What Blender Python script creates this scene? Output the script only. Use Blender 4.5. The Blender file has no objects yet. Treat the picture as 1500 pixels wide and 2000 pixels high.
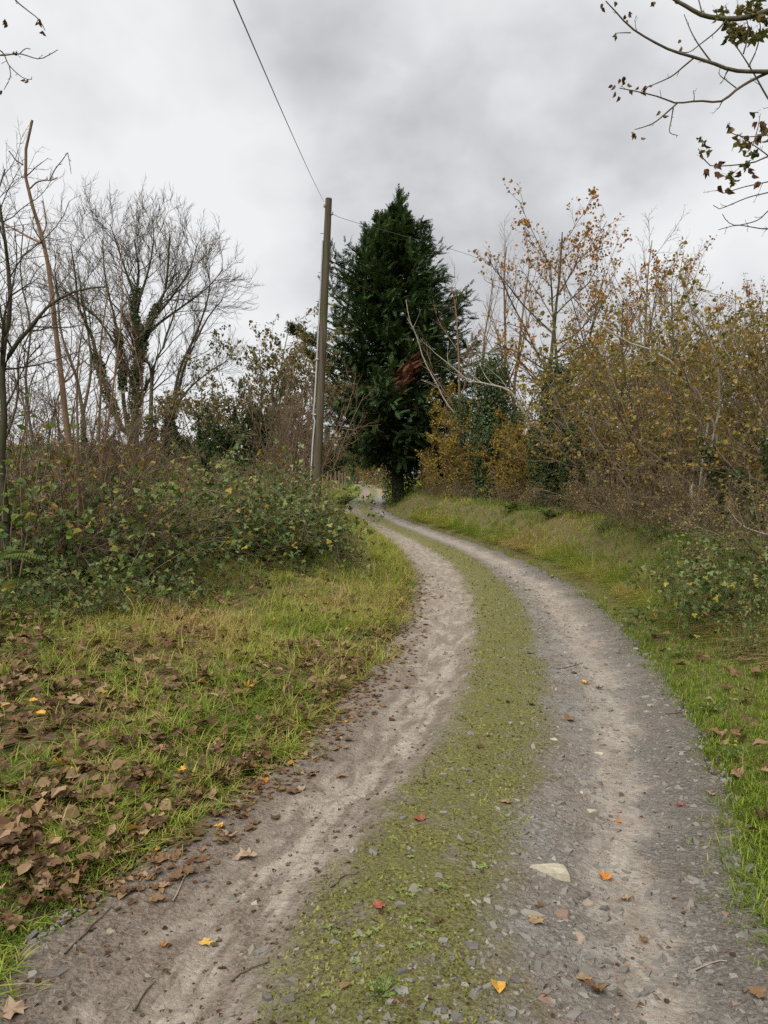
import bpy, math
import numpy as np
from math import radians

# ---------------------------------------------------------------- camera, sky, sun, exposure
HC, FPX, PITCH = 1.65, 1504.0, math.atan(70 / 1504.0)
scene = bpy.context.scene
cam_data = bpy.data.cameras.new("camera")
cam = bpy.data.objects.new("camera", cam_data)
scene.collection.objects.link(cam)
cam.location = (0, 0, HC)
cam.rotation_euler = (math.pi / 2 - PITCH, 0, 0)
cam_data.sensor_fit = 'VERTICAL'
cam_data.sensor_height = 36.0
cam_data.lens = 18.0 / (1000.0 / FPX)
cam_data.clip_start, cam_data.clip_end = 0.05, 3000
scene.camera = cam

SUN_EL, SUN_AZ = radians(58), radians(215)          # soft light from behind the viewer's left
world = bpy.data.worlds.new("World")
scene.world = world
world.use_nodes = True


def N(nt, typ, **kw):
    n = nt.nodes.new(typ)
    for k, v in kw.items():
        if k == 'ins':
            for a, b in v.items():
                n.inputs[a].default_value = b
        else:
            setattr(n, k, v)
    return n


def LK(nt, a, b):
    nt.links.new(a, b)


def ramp(nt, stops, fac=None, interp='LINEAR'):
    r = nt.nodes.new('ShaderNodeValToRGB')
    r.color_ramp.interpolation = interp
    e = r.color_ramp.elements
    while len(e) < len(stops):
        e.new(0.5)
    for i, (p, c) in enumerate(stops):
        e[i].position = p
        e[i].color = (c[0], c[1], c[2], 1) if hasattr(c, '__len__') else (c, c, c, 1)
    if fac is not None:
        nt.links.new(fac, r.inputs[0])
    return r


def math_n(nt, op, a, b=None, c=None, clamp=False):
    m = nt.nodes.new('ShaderNodeMath')
    m.operation = op
    m.use_clamp = clamp
    for i, v in enumerate((a, b, c)):
        if v is None:
            continue
        if isinstance(v, (int, float)):
            m.inputs[i].default_value = v
        else:
            nt.links.new(v, m.inputs[i])
    return m.outputs[0]


def mixc(nt, fac, a, b, blend='MIX'):
    m = nt.nodes.new('ShaderNodeMix')
    m.data_type = 'RGBA'
    m.blend_type = blend
    for i, v in ((0, fac), (6, a), (7, b)):
        if isinstance(v, (int, float)):
            m.inputs[i].default_value = v
        elif isinstance(v, (tuple, list)):
            m.inputs[i].default_value = (*v[:3], 1)
        else:
            nt.links.new(v, m.inputs[i])
    return m.outputs[2]


def noise(nt, vec, scale, detail=4, rough=0.55, dist=0.0, out=0):
    n = nt.nodes.new('ShaderNodeTexNoise')
    n.inputs['Scale'].default_value = scale
    n.inputs['Detail'].default_value = detail
    n.inputs['Roughness'].default_value = rough
    n.inputs['Distortion'].default_value = dist
    if vec is not None:
        nt.links.new(vec, n.inputs['Vector'])
    return n.outputs[out]


def build_world():
    nt = world.node_tree
    nt.nodes.clear()
    out = N(nt, 'ShaderNodeOutputWorld')
    bg = N(nt, 'ShaderNodeBackground')
    LK(nt, bg.outputs[0], out.inputs[0])
    sky = N(nt, 'ShaderNodeTexSky', sky_type='NISHITA', sun_disc=False,
            sun_elevation=SUN_EL, sun_rotation=SUN_AZ)
    tc = N(nt, 'ShaderNodeTexCoord')
    sep = N(nt, 'ShaderNodeSeparateXYZ')
    LK(nt, tc.outputs['Generated'], sep.inputs[0])
    # directions flattened on to a cloud layer, so that clouds crowd towards the horizon
    den = math_n(nt, 'ADD', math_n(nt, 'MAXIMUM', sep.outputs[2], 0.0), 0.62)
    cx = math_n(nt, 'DIVIDE', sep.outputs[0], den)
    cy = math_n(nt, 'DIVIDE', sep.outputs[1], den)
    cmb = N(nt, 'ShaderNodeCombineXYZ')
    LK(nt, cx, cmb.inputs[0])
    LK(nt, cy, cmb.inputs[1])
    mp = N(nt, 'ShaderNodeMapping')
    mp.inputs['Location'].default_value = CLOUD_OFF
    LK(nt, cmb.outputs[0], mp.inputs[0])
    big = noise(nt, mp.outputs[0], 1.35, 3, 0.5, 0.15)
    mid = noise(nt, mp.outputs[0], 3.4, 5, 0.5, 0.1)
    puff = noise(nt, mp.outputs[0], 8.0, 4, 0.5, 0.1)
    mix = math_n(nt, 'ADD', math_n(nt, 'MULTIPLY', big, 0.55), math_n(nt, 'MULTIPLY', mid, 0.45))
    mix = math_n(nt, 'ADD', mix, math_n(nt, 'MULTIPLY', math_n(nt, 'SUBTRACT', puff, 0.5), 0.16))
    cr = ramp(nt, [(0.42, (0.42, 0.422, 0.431)), (0.475, (0.53, 0.533, 0.541)), (0.525, (0.64, 0.643, 0.65)), (0.60, (0.735, 0.737, 0.74))], mix)
    # near the horizon the layer is thinner and paler
    hz = math_n(nt, 'SUBTRACT', 1.0, math_n(nt, 'DIVIDE', math_n(nt, 'MAXIMUM', sep.outputs[2], 0.0), 0.34), clamp=True)
    col = mixc(nt, math_n(nt, 'MULTIPLY', hz, 0.65), cr.outputs[0], (0.675, 0.679, 0.685))
    # the little blue of the clear sky above that the cloud lets through
    skyc = mixc(nt, 1.0, sky.outputs[0], (0.1, 0.1, 0.1), 'MULTIPLY')
    fin = mixc(nt, 0.07, col, skyc)
    LK(nt, fin, bg.inputs[0])
    bg.inputs[1].default_value = SKY_STRENGTH


EXPOSURE = 2.3
SKY_STRENGTH = 0.255
CLOUD_OFF = (7.17, 14.80, 1.14)
build_world()

sun_data = bpy.data.lights.new("sun", 'SUN')
sun_data.energy = 1.5
sun_data.angle = radians(70)
sun_data.color = (1.0, 0.955, 0.87)
sun = bpy.data.objects.new("sun", sun_data)
scene.collection.objects.link(sun)
sun.rotation_euler = (math.pi / 2 - SUN_EL, 0, math.pi - SUN_AZ)

scene.view_settings.view_transform = 'Standard'
scene.view_settings.look = 'None'
scene.view_settings.exposure = EXPOSURE
scene.view_settings.gamma = 1.0
scene.view_settings.use_curve_mapping = False
scene.render.engine = 'CYCLES'
scene.cycles.max_bounces = 4
scene.cycles.diffuse_bounces = 2
scene.cycles.glossy_bounces = 2
scene.cycles.transmission_bounces = 2
scene.cycles.caustics_reflective = False
scene.cycles.caustics_refractive = False
scene.cycles.use_denoising = False

# ---------------------------------------------------------------- helpers
rng = np.random.default_rng(11)


def ray(px, py):
    r, u = (px - 750) / FPX, (1000 - py) / FPX
    c, s = math.cos(PITCH), math.sin(PITCH)
    y = c + s * u
    return r / y, (c * u - s) / y


def at(px, py, Y):
    a, b = ray(px, py)
    return np.array((a * Y, Y, HC + b * Y))


def sstep(a, b, x):
    t = np.clip((x - a) / (b - a), 0, 1)
    return t * t * (3 - 2 * t)


def zt(Y):                       # level of the track, climbing gently after the first bend
    return np.interp(Y, [-50, 33, 45, 55, 75, 100, 140, 900], [0, 0, .14, .32, .62, .86, 1.0, 3.0])


def ground_hit(px, py):
    a, b = ray(px, py)
    lo, hi = 0.5, 160.0
    for _ in range(60):
        m = 0.5 * (lo + hi)
        if HC + b * m > zt(m):
            lo = m
        else:
            hi = m
    return a * lo, lo


LEFT_PX = [(0, 1862), (110, 1775), (200, 1700), (300, 1640), (400, 1580), (475, 1525), (545, 1470), (615, 1410), (680, 1350), (730, 1290), (765, 1240),
           (795, 1180), (806, 1140), (800, 1105), (783, 1080), (755, 1058), (722, 1036), (697, 1018), (678, 1003), (670, 992),
           (680, 981), (697, 971), (708, 962), (704, 954), (692, 947), (680, 943)]
RIGHT_PX = [(1545, 1790), (1500, 1690), (1455, 1580), (1420, 1490), (1380, 1420), (1330, 1355), (1265, 1275), (1200, 1205), (1130, 1152), (1040, 1102),
            (940, 1065), (855, 1038), (795, 1018), (762, 1004), (748, 993), (754, 982), (757, 972), (748, 962), (729, 954), (708, 948), (690, 943.5)]


def edge_curve(pxs, head):
    pts = head + [ground_hit(*p) for p in pxs]
    pts = sorted(pts, key=lambda p: p[1])
    ys = np.array([p[1] for p in pts])
    xs = np.array([p[0] for p in pts])
    gy = np.arange(-60, 200, 0.1)
    gx = np.interp(gy, ys, xs)
    out = gx.copy()
    for sig, y0, y1 in ((0.35, -60, 14), (0.9, 12, 36), (1.6, 34, 200)):
        k = np.arange(-int(sig * 30), int(sig * 30) + 1) * 0.1
        w = np.exp(-0.5 * (k / sig) ** 2)
        w /= w.sum()
        sm = np.convolve(np.pad(gx, len(k) // 2, mode='edge'), w, mode='valid')
        f = sstep(y0 - 1, y0 + 1, gy)
        out = out * (1 - f) + sm * f
    return gy, out


GY, XL_ = edge_curve(LEFT_PX, [(-2.2, -60), (-1.75, -4), (-1.5, 1.0)])
_, XR_ = edge_curve(RIGHT_PX, [(0.7, -60), (1.15, -4), (1.42, 1.6)])
XR_ = np.maximum(XR_, XL_ + 1.9)


def xl(Y): return np.interp(Y, GY, XL_)
def xr(Y): return np.interp(Y, GY, XR_)


SL_ = 1 / np.sqrt(1 + np.gradient(0.5 * (XL_ + XR_), GY) ** 2)


def track_u(x, y):
    a, b = xl(y), xr(y)
    return 2 * (x - a) / (b - a) - 1


# cheap smooth value noise (real relief, not shading)
def vnoise(x, y, seed=0):
    xi, yi = np.floor(x).astype(np.int64), np.floor(y).astype(np.int64)
    fx, fy = x - xi, y - yi
    fx, fy = fx * fx * (3 - 2 * fx), fy * fy * (3 - 2 * fy)

    def h(i, j):
        n = (i * 374761393 + j * 668265263 + seed * 974711) & 0x7fffffff
        n = ((n ^ (n >> 13)) * 1274126177) & 0x7fffffff
        return ((n ^ (n >> 16)) & 0xffff) / 65535.0
    return (h(xi, yi) * (1 - fx) + h(xi + 1, yi) * fx) * (1 - fy) + (h(xi, yi + 1) * (1 - fx) + h(xi + 1, yi + 1) * fx) * fy


def fbm(x, y, seed=0, oct=4):
    a, s, t = 0.5, 0.0, 0.0
    for k in range(oct):
        s = s + a * vnoise(x * 2 ** k, y * 2 ** k, seed + k)
        t += a
        a *= 0.5
    return s / t


def H(x, y):
    """height of the land (without the fine relief of the track)"""
    x, y = np.asarray(x, float), np.asarray(y, float)
    c = np.interp(y, GY, SL_)
    dl = np.maximum((xl(y) - x) * c, 0)
    dr = np.maximum((x - xr(y)) * c, 0)
    z = zt(y) + 0 * x
    near = 1 - sstep(6, 13, y)
    mid = sstep(7, 16, y) * (1 - sstep(40, 62, y))
    far = sstep(45, 62, y)
    L = near * (0.10 * np.minimum(dl, 6) + 0.05 * sstep(0, .4, dl))
    L += mid * (0.42 * sstep(0.1, 1.6, dl) + 0.19 * np.minimum(np.maximum(dl - .8, 0), 14))
    L += far * (0.25 * sstep(0.3, 2, dl) + 0.02 * np.minimum(dl, 40))
    R = 0.05 * sstep(0, .4, dr)
    start = 0.35 + 0.9 * (1 - sstep(4, 10, y))
    R += 0.72 * sstep(start, start + 1.2, dr) + 0.05 * np.minimum(np.maximum(dr - 1.6, 0), 12)
    R = R * (1 - 0.35 * far)
    off = np.maximum(dl, dr)
    rough = sstep(0.02, 0.5, off)
    z = z + L + R
    z = z + rough * ((0.12 + .10 * (dl > .01)) * (fbm(x * 1.1, y * 1.1, 3) - .5) + 0.05 * (fbm(x * 4, y * 4, 9, 3) - .5))
    return z


def track_z(x, y):
    u = track_u(x, y)
    g = lambda m, s: np.exp(-0.5 * ((u - m) / s) ** 2)
    z = H(x, y) * 1.0
    z += -0.035 * g(-.5, .17) - 0.03 * g(.57, .14) + 0.035 * g(-.02, .22) + 0.012 * g(-.30, .05) + 0.015 * g(.86, .1)
    n = fbm(x * 9, y * 9, 21, 3) - .5
    z += 0.012 * n + 0.02 * (fbm(x * 2.2, y * 2.2, 5, 3) - .5)
    mud = g(-.42, .22)
    z += (.25 + mud) * 0.018 * (fbm(x * 20, y * 20, 31, 3) - .5)
    return z


def unit(v):
    return v / np.maximum(np.linalg.norm(v, axis=-1, keepdims=True), 1e-9)


class Batch:
    def __init__(self):
        self.V, self.Q, self.T, self.A, self.n = [], [], [], [], 0

    def add(self, v, q=None, t=None, a=0.5):
        v = np.asarray(v, np.float32).reshape(-1, 3)
        k = len(v)
        self.V.append(v)
        if q is not None and len(q):
            self.Q.append(np.asarray(q, np.int64).reshape(-1, 4) + self.n)
        if t is not None and len(t):
            self.T.append(np.asarray(t, np.int64).reshape(-1, 3) + self.n)
        self.A.append(np.broadcast_to(np.asarray(a, np.float32), (k,)).copy())
        self.n += k
        return self

    def inst(self, tpl, loc, rot, scl, a):
        """copies of a template (verts, quads, tris) at many places"""
        tv, tq, tt = tpl
        n, k = len(loc), len(tv)
        if n == 0:
            return self
        s = np.asarray(scl, float)
        s = s[:, None, None] if s.ndim == 1 else s[:, None, :]
        v = np.einsum('nij,nkj->nki', rot, tv[None] * s) + loc[:, None]
        off = (np.arange(n) * k)[:, None, None]
        q = (np.asarray(tq)[None] + off).reshape(-1, 4) if len(tq) else None
        t = (np.asarray(tt)[None] + off).reshape(-1, 3) if len(tt) else None
        return self.add(v.reshape(-1, 3), q, t, np.repeat(np.broadcast_to(a, (n,)), k))

    def tubes(self, P, R, sides=5, a=0.5):
        P, R = np.asarray(P, float), np.asarray(R, float)
        B, n = R.shape
        if B == 0:
            return self
        T = unit(np.gradient(P, axis=1))
        ref = np.where(np.abs(T[..., 2:3]) > .9, np.array([1., 0, 0]), np.array([0, 0, 1.]))
        U = unit(np.cross(T, ref))
        W = np.cross(T, U)
        th = np.arange(sides) / sides * 2 * np.pi
        v = P[:, :, None] + R[:, :, None, None] * (np.cos(th)[None, None, :, None] * U[:, :, None] + np.sin(th)[None, None, :, None] * W[:, :, None])
        i = np.arange(n - 1)[:, None] * sides
        j = np.arange(sides)[None]
        j2 = (j + 1) % sides
        q = np.stack([i + j, i + j2, i + sides + j2, i + sides + j], -1).reshape(-1, 4)
        off = (np.arange(B) * n * sides)[:, None, None]
        av = np.repeat(np.broadcast_to(a, (B,)), n * sides)
        return self.add(v.reshape(-1, 3), (q[None] + off).reshape(-1, 4), None, av)

    def mesh(self, name, mat, smooth=False, extra=None):
        me = bpy.data.meshes.new(name)
        if self.n:
            V = np.concatenate(self.V)
            Q = np.concatenate(self.Q) if self.Q else np.zeros((0, 4), np.int64)
            T = np.concatenate(self.T) if self.T else np.zeros((0, 3), np.int64)
            me.vertices.add(len(V))
            me.vertices.foreach_set('co', V.ravel())
            me.loops.add(Q.size + T.size)
            me.loops.foreach_set('vertex_index', np.concatenate([Q.ravel(), T.ravel()]).astype(np.int32))
            me.polygons.add(len(Q) + len(T))
            st = np.concatenate([np.arange(len(Q)) * 4, Q.size + np.arange(len(T)) * 3])
            me.polygons.foreach_set('loop_start', st.astype(np.int32))
            me.polygons.foreach_set('use_smooth', np.full(len(Q) + len(T), bool(smooth)))
            at_ = me.attributes.new('v', 'FLOAT', 'POINT')
            at_.data.foreach_set('value', np.concatenate(self.A))
            for k, arr in (extra or {}).items():
                e = me.attributes.new(k, 'FLOAT', 'POINT')
                e.data.foreach_set('value', np.asarray(arr, np.float32).ravel())
            me.update(calc_edges=True)
        me.materials.append(mat)
        return me


COL = scene.collection


def link(name, data, parent=None, **props):
    o = bpy.data.objects.new(name, data)
    COL.objects.link(o)
    if parent is not None:
        o.parent = parent
    for k, v in props.items():
        o[k] = v
    return o


def thing(name, label, cat, loc=(0, 0, 0), rz=0.0, scl=1.0, group=None):
    o = link(name, None)
    o.empty_display_size = 0.2
    o.location = loc
    o.rotation_euler = (0, 0, rz)
    o.scale = (scl, scl, scl) if not hasattr(scl, '__len__') else scl
    o['label'], o['category'] = label, cat
    if group:
        o['group'] = group
    return o


def place(kit, name, label, cat, loc, rz=0.0, scl=1.0, group=None):
    """a thing from a kit of part meshes [(part name, mesh, props)]"""
    t = thing(name, label, cat, loc, rz, scl, group)
    for pn, me, pr in kit:
        link(pn, me, t, **pr)
    return t


STUFF = {'kind': 'stuff'}

# ---------------------------------------------------------------- materials


def new_mat(name):
    m = bpy.data.materials.new(name)
    m.use_nodes = True
    nt = m.node_tree
    nt.nodes.clear()
    out = N(nt, 'ShaderNodeOutputMaterial')
    return m, nt, out


def leaf_mat(name, stops, rough=0.5, trans=0.35, source='v', spec=0.15, mottled=0.25, nscale=30):
    m, nt, out = new_mat(name)
    if source == 'v':
        f = N(nt, 'ShaderNodeAttribute', attribute_name='v').outputs['Fac']
    else:
        f = N(nt, 'ShaderNodeObjectInfo').outputs['Random']
    c = ramp(nt, stops, f).outputs[0]
    tc = N(nt, 'ShaderNodeTexCoord')
    nz = noise(nt, tc.outputs['Object'], nscale, 3)
    dk = mixc(nt, 1.0, c, (1 - mottled,) * 3, 'MULTIPLY')
    c = mixc(nt, ramp(nt, [(0.35, 0), (0.65, 1)], nz).outputs[0], dk, c)
    p = N(nt, 'ShaderNodeBsdfPrincipled', ins={'Roughness': rough, 'Specular IOR Level': spec})
    LK(nt, c, p.inputs['Base Color'])
    if trans > 0:
        tr = N(nt, 'ShaderNodeBsdfTranslucent')
        LK(nt, mixc(nt, 1.0, c, (1.0, 1.0, 0.55), 'MULTIPLY'), tr.inputs[0])
        mx = N(nt, 'ShaderNodeMixShader', ins={0: trans})
        LK(nt, p.outputs[0], mx.inputs[1])
        LK(nt, tr.outputs[0], mx.inputs[2])
        LK(nt, mx.outputs[0], out.inputs[0])
    else:
        LK(nt, p.outputs[0], out.inputs[0])
    return m


def bark_mat(name, a, b, scale=6, stretch=0.25, rough=0.85, moss=None, moss_amt=0.5, bump=0.5):
    m, nt, out = new_mat(name)
    tc = N(nt, 'ShaderNodeTexCoord')
    mp = N(nt, 'ShaderNodeMapping')
    mp.inputs['Scale'].default_value = (1, 1, stretch)
    LK(nt, tc.outputs['Object'], mp.inputs[0])
    n1 = noise(nt, mp.outputs[0], scale * 4, 6, 0.65)
    n2 = noise(nt, tc.outputs['Object'], scale * .35, 3)
    c = ramp(nt, [(0.3, a), (0.7, b)], n1).outputs[0]
    if moss:
        c = mixc(nt, ramp(nt, [(1 - moss_amt - .1, 0), (1 - moss_amt + .15, .85)], n2).outputs[0], c, moss)
    p = N(nt, 'ShaderNodeBsdfPrincipled', ins={'Roughness': rough, 'Specular IOR Level': 0.1})
    LK(nt, c, p.inputs['Base Color'])
    bp = N(nt, 'ShaderNodeBump', ins={'Strength': bump, 'Distance': 0.02})
    LK(nt, n1, bp.inputs['Height'])
    LK(nt, bp.outputs[0], p.inputs['Normal'])
    LK(nt, p.outputs[0], out.inputs[0])
    return m


def track_mat():
    m, nt, out = new_mat("track_earth")
    u0 = N(nt, 'ShaderNodeAttribute', attribute_name='u').outputs['Fac']
    s0 = N(nt, 'ShaderNodeAttribute', attribute_name='s').outputs['Fac']
    tc = N(nt, 'ShaderNodeTexCoord')
    P = tc.outputs['Object']
    cm = N(nt, 'ShaderNodeCombineXYZ')
    LK(nt, math_n(nt, 'MULTIPLY', u0, 1.35), cm.inputs[0])
    LK(nt, s0, cm.inputs[1])
    mp = N(nt, 'ShaderNodeMapping')
    mp.inputs['Scale'].default_value = (1, .22, 1)
    LK(nt, cm.outputs[0], mp.inputs[0])
    streak = noise(nt, mp.outputs[0], 9, 6, .6, .4)
    n_big = noise(nt, P, 1.6, 4, .55)
    n_mid = noise(nt, P, 7, 6, .62, .3)
    n_fine = noise(nt, P, 70, 8, .7)
    n_clod = noise(nt, P, 26, 6, .68, .5)
    n_edge = noise(nt, P, 3.2, 7, .65, .2)
    u = math_n(nt, 'ADD', u0, math_n(nt, 'MULTIPLY', math_n(nt, 'SUBTRACT', n_edge, .5), .42))
    u = math_n(nt, 'ADD', u, math_n(nt, 'MULTIPLY', math_n(nt, 'SUBTRACT', n_mid, .5), .12))

    def band(c, w, soft):        # 1 inside |u-c|<w
        d = math_n(nt, 'ABSOLUTE', math_n(nt, 'SUBTRACT', u, c))
        mr = N(nt, 'ShaderNodeMapRange', interpolation_type='SMOOTHSTEP')
        mr.inputs['From Min'].default_value = w + soft
        mr.inputs['From Max'].default_value = w - soft
        LK(nt, d, mr.inputs['Value'])
        return mr.outputs[0]
    # grit: small chips as cells of their own tone
    vo = N(nt, 'ShaderNodeTexVoronoi', ins={'Scale': 52.0, 'Randomness': 1.0})
    LK(nt, P, vo.inputs['Vector'])
    vo2 = N(nt, 'ShaderNodeTexVoronoi', ins={'Scale': 120.0, 'Randomness': 1.0})
    LK(nt, P, vo2.inputs['Vector'])
    chip = N(nt, 'ShaderNodeSeparateXYZ')
    LK(nt, vo.outputs['Color'], chip.inputs[0])
    chip2 = N(nt, 'ShaderNodeSeparateXYZ')
    LK(nt, vo2.outputs['Color'], chip2.inputs[0])
    grit_c = ramp(nt, [(0, (.075, .067, .058)), (.4, (.13, .123, .113)), (.75, (.19, .183, .172)), (1, (.28, .263, .243))], chip.outputs[0]).outputs[0]
    grit_f = ramp(nt, [(0, (.065, .057, .049)), (.6, (.13, .122, .112)), (1, (.23, .218, .20))], chip2.outputs[0]).outputs[0]
    grit = mixc(nt, ramp(nt, [(.42, 0), (.58, 1)], n_fine).outputs[0], grit_f, grit_c)
    soil = ramp(nt, [(.38, (.065, .048, .037)), (.5, (.13, .102, .08)), (.62, (.20, .168, .138))], n_clod).outputs[0]
    soil = mixc(nt, .45, soil, ramp(nt, [(.40, (.07, .054, .043)), (.60, (.21, .177, .148))], n_fine).outputs[0])
    base = mixc(nt, ramp(nt, [(.40, 0), (.60, .9)], n_big).outputs[0], soil, grit)
    # left half browner, right half stonier
    base = mixc(nt, ramp(nt, [(.30, .85), (.56, .1)], math_n(nt, 'ADD', math_n(nt, 'MULTIPLY', u, .5), .5)).outputs[0], base, soil)
    clay = ramp(nt, [(.35, (.175, .148, .122)), (.5, (.225, .195, .163)), (.66, (.275, .243, .207))], streak).outputs[0]
    clay = mixc(nt, ramp(nt, [(.49, 0), (.60, .7)], n_clod).outputs[0], clay, (.145, .118, .095))
    clay = mixc(nt, ramp(nt, [(.46, 0), (.60, .5)], n_fine).outputs[0], clay, (.165, .138, .112))
    # pressed clay of the two wheel lines, broken along their length
    brk = ramp(nt, [(.41, .2), (.52, 1)], streak).outputs[0]
    brk2 = ramp(nt, [(.34, .3), (.46, 1)], n_mid).outputs[0]
    fade = N(nt, 'ShaderNodeMapRange', ins={'From Min': 17.0, 'From Max': 34.0, 'To Min': 1.0, 'To Max': 0.3})
    LK(nt, s0, fade.inputs['Value'])
    near = N(nt, 'ShaderNodeMapRange', ins={'From Min': 4.0, 'From Max': 9.0})
    LK(nt, s0, near.inputs['Value'])
    wl = band(-.52, .16, .12)
    wfar = band(-.60, .30, .16)
    wl = math_n(nt, 'ADD', math_n(nt, 'MULTIPLY', wl, math_n(nt, 'SUBTRACT', 1.0, near.outputs[0])), math_n(nt, 'MULTIPLY', wfar, near.outputs[0]))
    wr_n = band(.56, .09, .06)
    wr_f = band(.60, .22, .12)
    wr = math_n(nt, 'ADD', math_n(nt, 'MULTIPLY', wr_n, math_n(nt, 'SUBTRACT', 1.0, near.outputs[0])), math_n(nt, 'MULTIPLY', wr_f, near.outputs[0]))
    lmask = math_n(nt, 'MULTIPLY', wl, math_n(nt, 'MAXIMUM', math_n(nt, 'MULTIPLY', brk, brk2), math_n(nt, 'MULTIPLY', near.outputs[0], .7)))
    lmask = math_n(nt, 'MULTIPLY', lmask, fade.outputs[0])
    rmask = math_n(nt, 'MULTIPLY', math_n(nt, 'MULTIPLY', wr, math_n(nt, 'MAXIMUM', brk2, .6)), fade.outputs[0])
    col = mixc(nt, lmask, base, clay)
    col = mixc(nt, rmask, col, clay)
    dk = math_n(nt, 'MULTIPLY', ramp(nt, [(.82, 0), (.88, .75)], math_n(nt, 'ADD', math_n(nt, 'MULTIPLY', u, .5), .5)).outputs[0], ramp(nt, [(.3, .3), (.55, 1)], n_mid).outputs[0])
    col = mixc(nt, dk, col, mixc(nt, .5, grit_f, (.062, .05, .042)))
    # wider grey dust round the wheel lines
    dust = math_n(nt, 'MULTIPLY', band(.48, .24, .14), ramp(nt, [(.42, 0), (.62, .5)], n_mid).outputs[0])
    col = mixc(nt, dust, col, (.20, .19, .178))
    # moss of the middle strip
    ms = math_n(nt, 'MULTIPLY', band(-.05, .25, .10), ramp(nt, [(.28, .1), (.45, 1)], n_mid).outputs[0])
    moss = ramp(nt, [(.40, (.065, .06, .024)), (.52, (.112, .111, .03)), (.64, (.16, .156, .046))], n_fine).outputs[0]
    col = mixc(nt, math_n(nt, 'MULTIPLY', ms, .92), col, moss)
    # green creeping in over both edges
    eg = math_n(nt, 'MULTIPLY', ramp(nt, [(.93, 0), (1.0, .6)], math_n(nt, 'ABSOLUTE', u)).outputs[0], ramp(nt, [(.42, 0), (.6, 1)], n_mid).outputs[0])
    col = mixc(nt, eg, col, (.075, .078, .022))
    p = N(nt, 'ShaderNodeBsdfPrincipled', ins={'Specular IOR Level': 0.15})
    LK(nt, col, p.inputs['Base Color'])
    LK(nt, ramp(nt, [(.3, .62), (.7, .9)], n_big).outputs[0], p.inputs['Roughness'])
    h = math_n(nt, 'MULTIPLY', n_fine, .7)
    cell = math_n(nt, 'MULTIPLY', math_n(nt, 'SUBTRACT', .6, vo.outputs['Distance']), .5)
    smooth = math_n(nt, 'SUBTRACT', 1.0, math_n(nt, 'MULTIPLY', math_n(nt, 'MAXIMUM', lmask, rmask), .75))
    h = math_n(nt, 'MULTIPLY', math_n(nt, 'ADD', h, cell), smooth)
    h = math_n(nt, 'ADD', h, math_n(nt, 'ADD', math_n(nt, 'MULTIPLY', n_mid, .8), math_n(nt, 'MULTIPLY', n_clod, 1.1)))
    # tyre tread pressed into the right wheel line
    wv = N(nt, 'ShaderNodeTexWave', bands_direction='Y', ins={'Scale': 3.4, 'Distortion': 3.0, 'Detail': 2.0})
    LK(nt, cm.outputs[0], wv.inputs['Vector'])
    h = math_n(nt, 'ADD', h, math_n(nt, 'MULTIPLY', math_n(nt, 'MULTIPLY', wv.outputs['Fac'], rmask), .12))
    bp = N(nt, 'ShaderNodeBump', ins={'Strength': 1.0, 'Distance': 0.026})
    LK(nt, h, bp.inputs['Height'])
    LK(nt, bp.outputs[0], p.inputs['Normal'])
    LK(nt, p.outputs[0], out.inputs[0])
    return m


def ground_mat():
    m, nt, out = new_mat("verge_earth")
    tc = N(nt, 'ShaderNodeTexCoord')
    P = tc.outputs['Object']
    n1 = noise(nt, P, 1.3, 5, .6)
    n2 = noise(nt, P, 14, 6, .65)
    n3 = noise(nt, P, 60, 6, .7)
    fld = N(nt, 'ShaderNodeAttribute', attribute_name='field').outputs['Fac']
    soil = ramp(nt, [(.38, (.035, .024, .016)), (.5, (.075, .05, .031)), (.62, (.14, .10, .058))], n3).outputs[0]
    grn = ramp(nt, [(.3, (.035, .045, .013)), (.55, (.075, .09, .022)), (.8, (.13, .14, .04))], n2).outputs[0]
    c = mixc(nt, ramp(nt, [(.42, 0), (.60, .8)], n2).outputs[0], soil, grn)
    field = ramp(nt, [(.3, (.07, .10, .025)), (.7, (.13, .17, .045))], n1).outputs[0]
    field = mixc(nt, ramp(nt, [(.4, 0), (.7, .5)], n2).outputs[0], field, (.12, .115, .05))
    c = mixc(nt, fld, c, field)
    p = N(nt, 'ShaderNodeBsdfPrincipled', ins={'Roughness': .95, 'Specular IOR Level': .08})
    LK(nt, c, p.inputs['Base Color'])
    bp = N(nt, 'ShaderNodeBump', ins={'Strength': .8, 'Distance': 0.03})
    LK(nt, math_n(nt, 'ADD', n2, math_n(nt, 'MULTIPLY', n3, .4)), bp.inputs['Height'])
    LK(nt, bp.outputs[0], p.inputs['Normal'])
    LK(nt, p.outputs[0], out.inputs[0])
    return m


def stone_mat(name, stops, source='v'):
    m, nt, out = new_mat(name)
    if source == 'v':
        f = N(nt, 'ShaderNodeAttribute', attribute_name='v').outputs['Fac']
    else:
        f = N(nt, 'ShaderNodeObjectInfo').outputs['Random']
    tc = N(nt, 'ShaderNodeTexCoord')
    n = noise(nt, tc.outputs['Object'], 35, 6, .65)
    c = ramp(nt, stops, f).outputs[0]
    c = mixc(nt, ramp(nt, [(.35, 0), (.7, .45)], n).outputs[0], c, (.10, .088, .075))
    p = N(nt, 'ShaderNodeBsdfPrincipled', ins={'Roughness': .8, 'Specular IOR Level': .15})
    LK(nt, c, p.inputs['Base Color'])
    bp = N(nt, 'ShaderNodeBump', ins={'Strength': .5, 'Distance': 0.01})
    LK(nt, n, bp.inputs['Height'])
    LK(nt, bp.outputs[0], p.inputs['Normal'])
    LK(nt, p.outputs[0], out.inputs[0])
    return m


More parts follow.
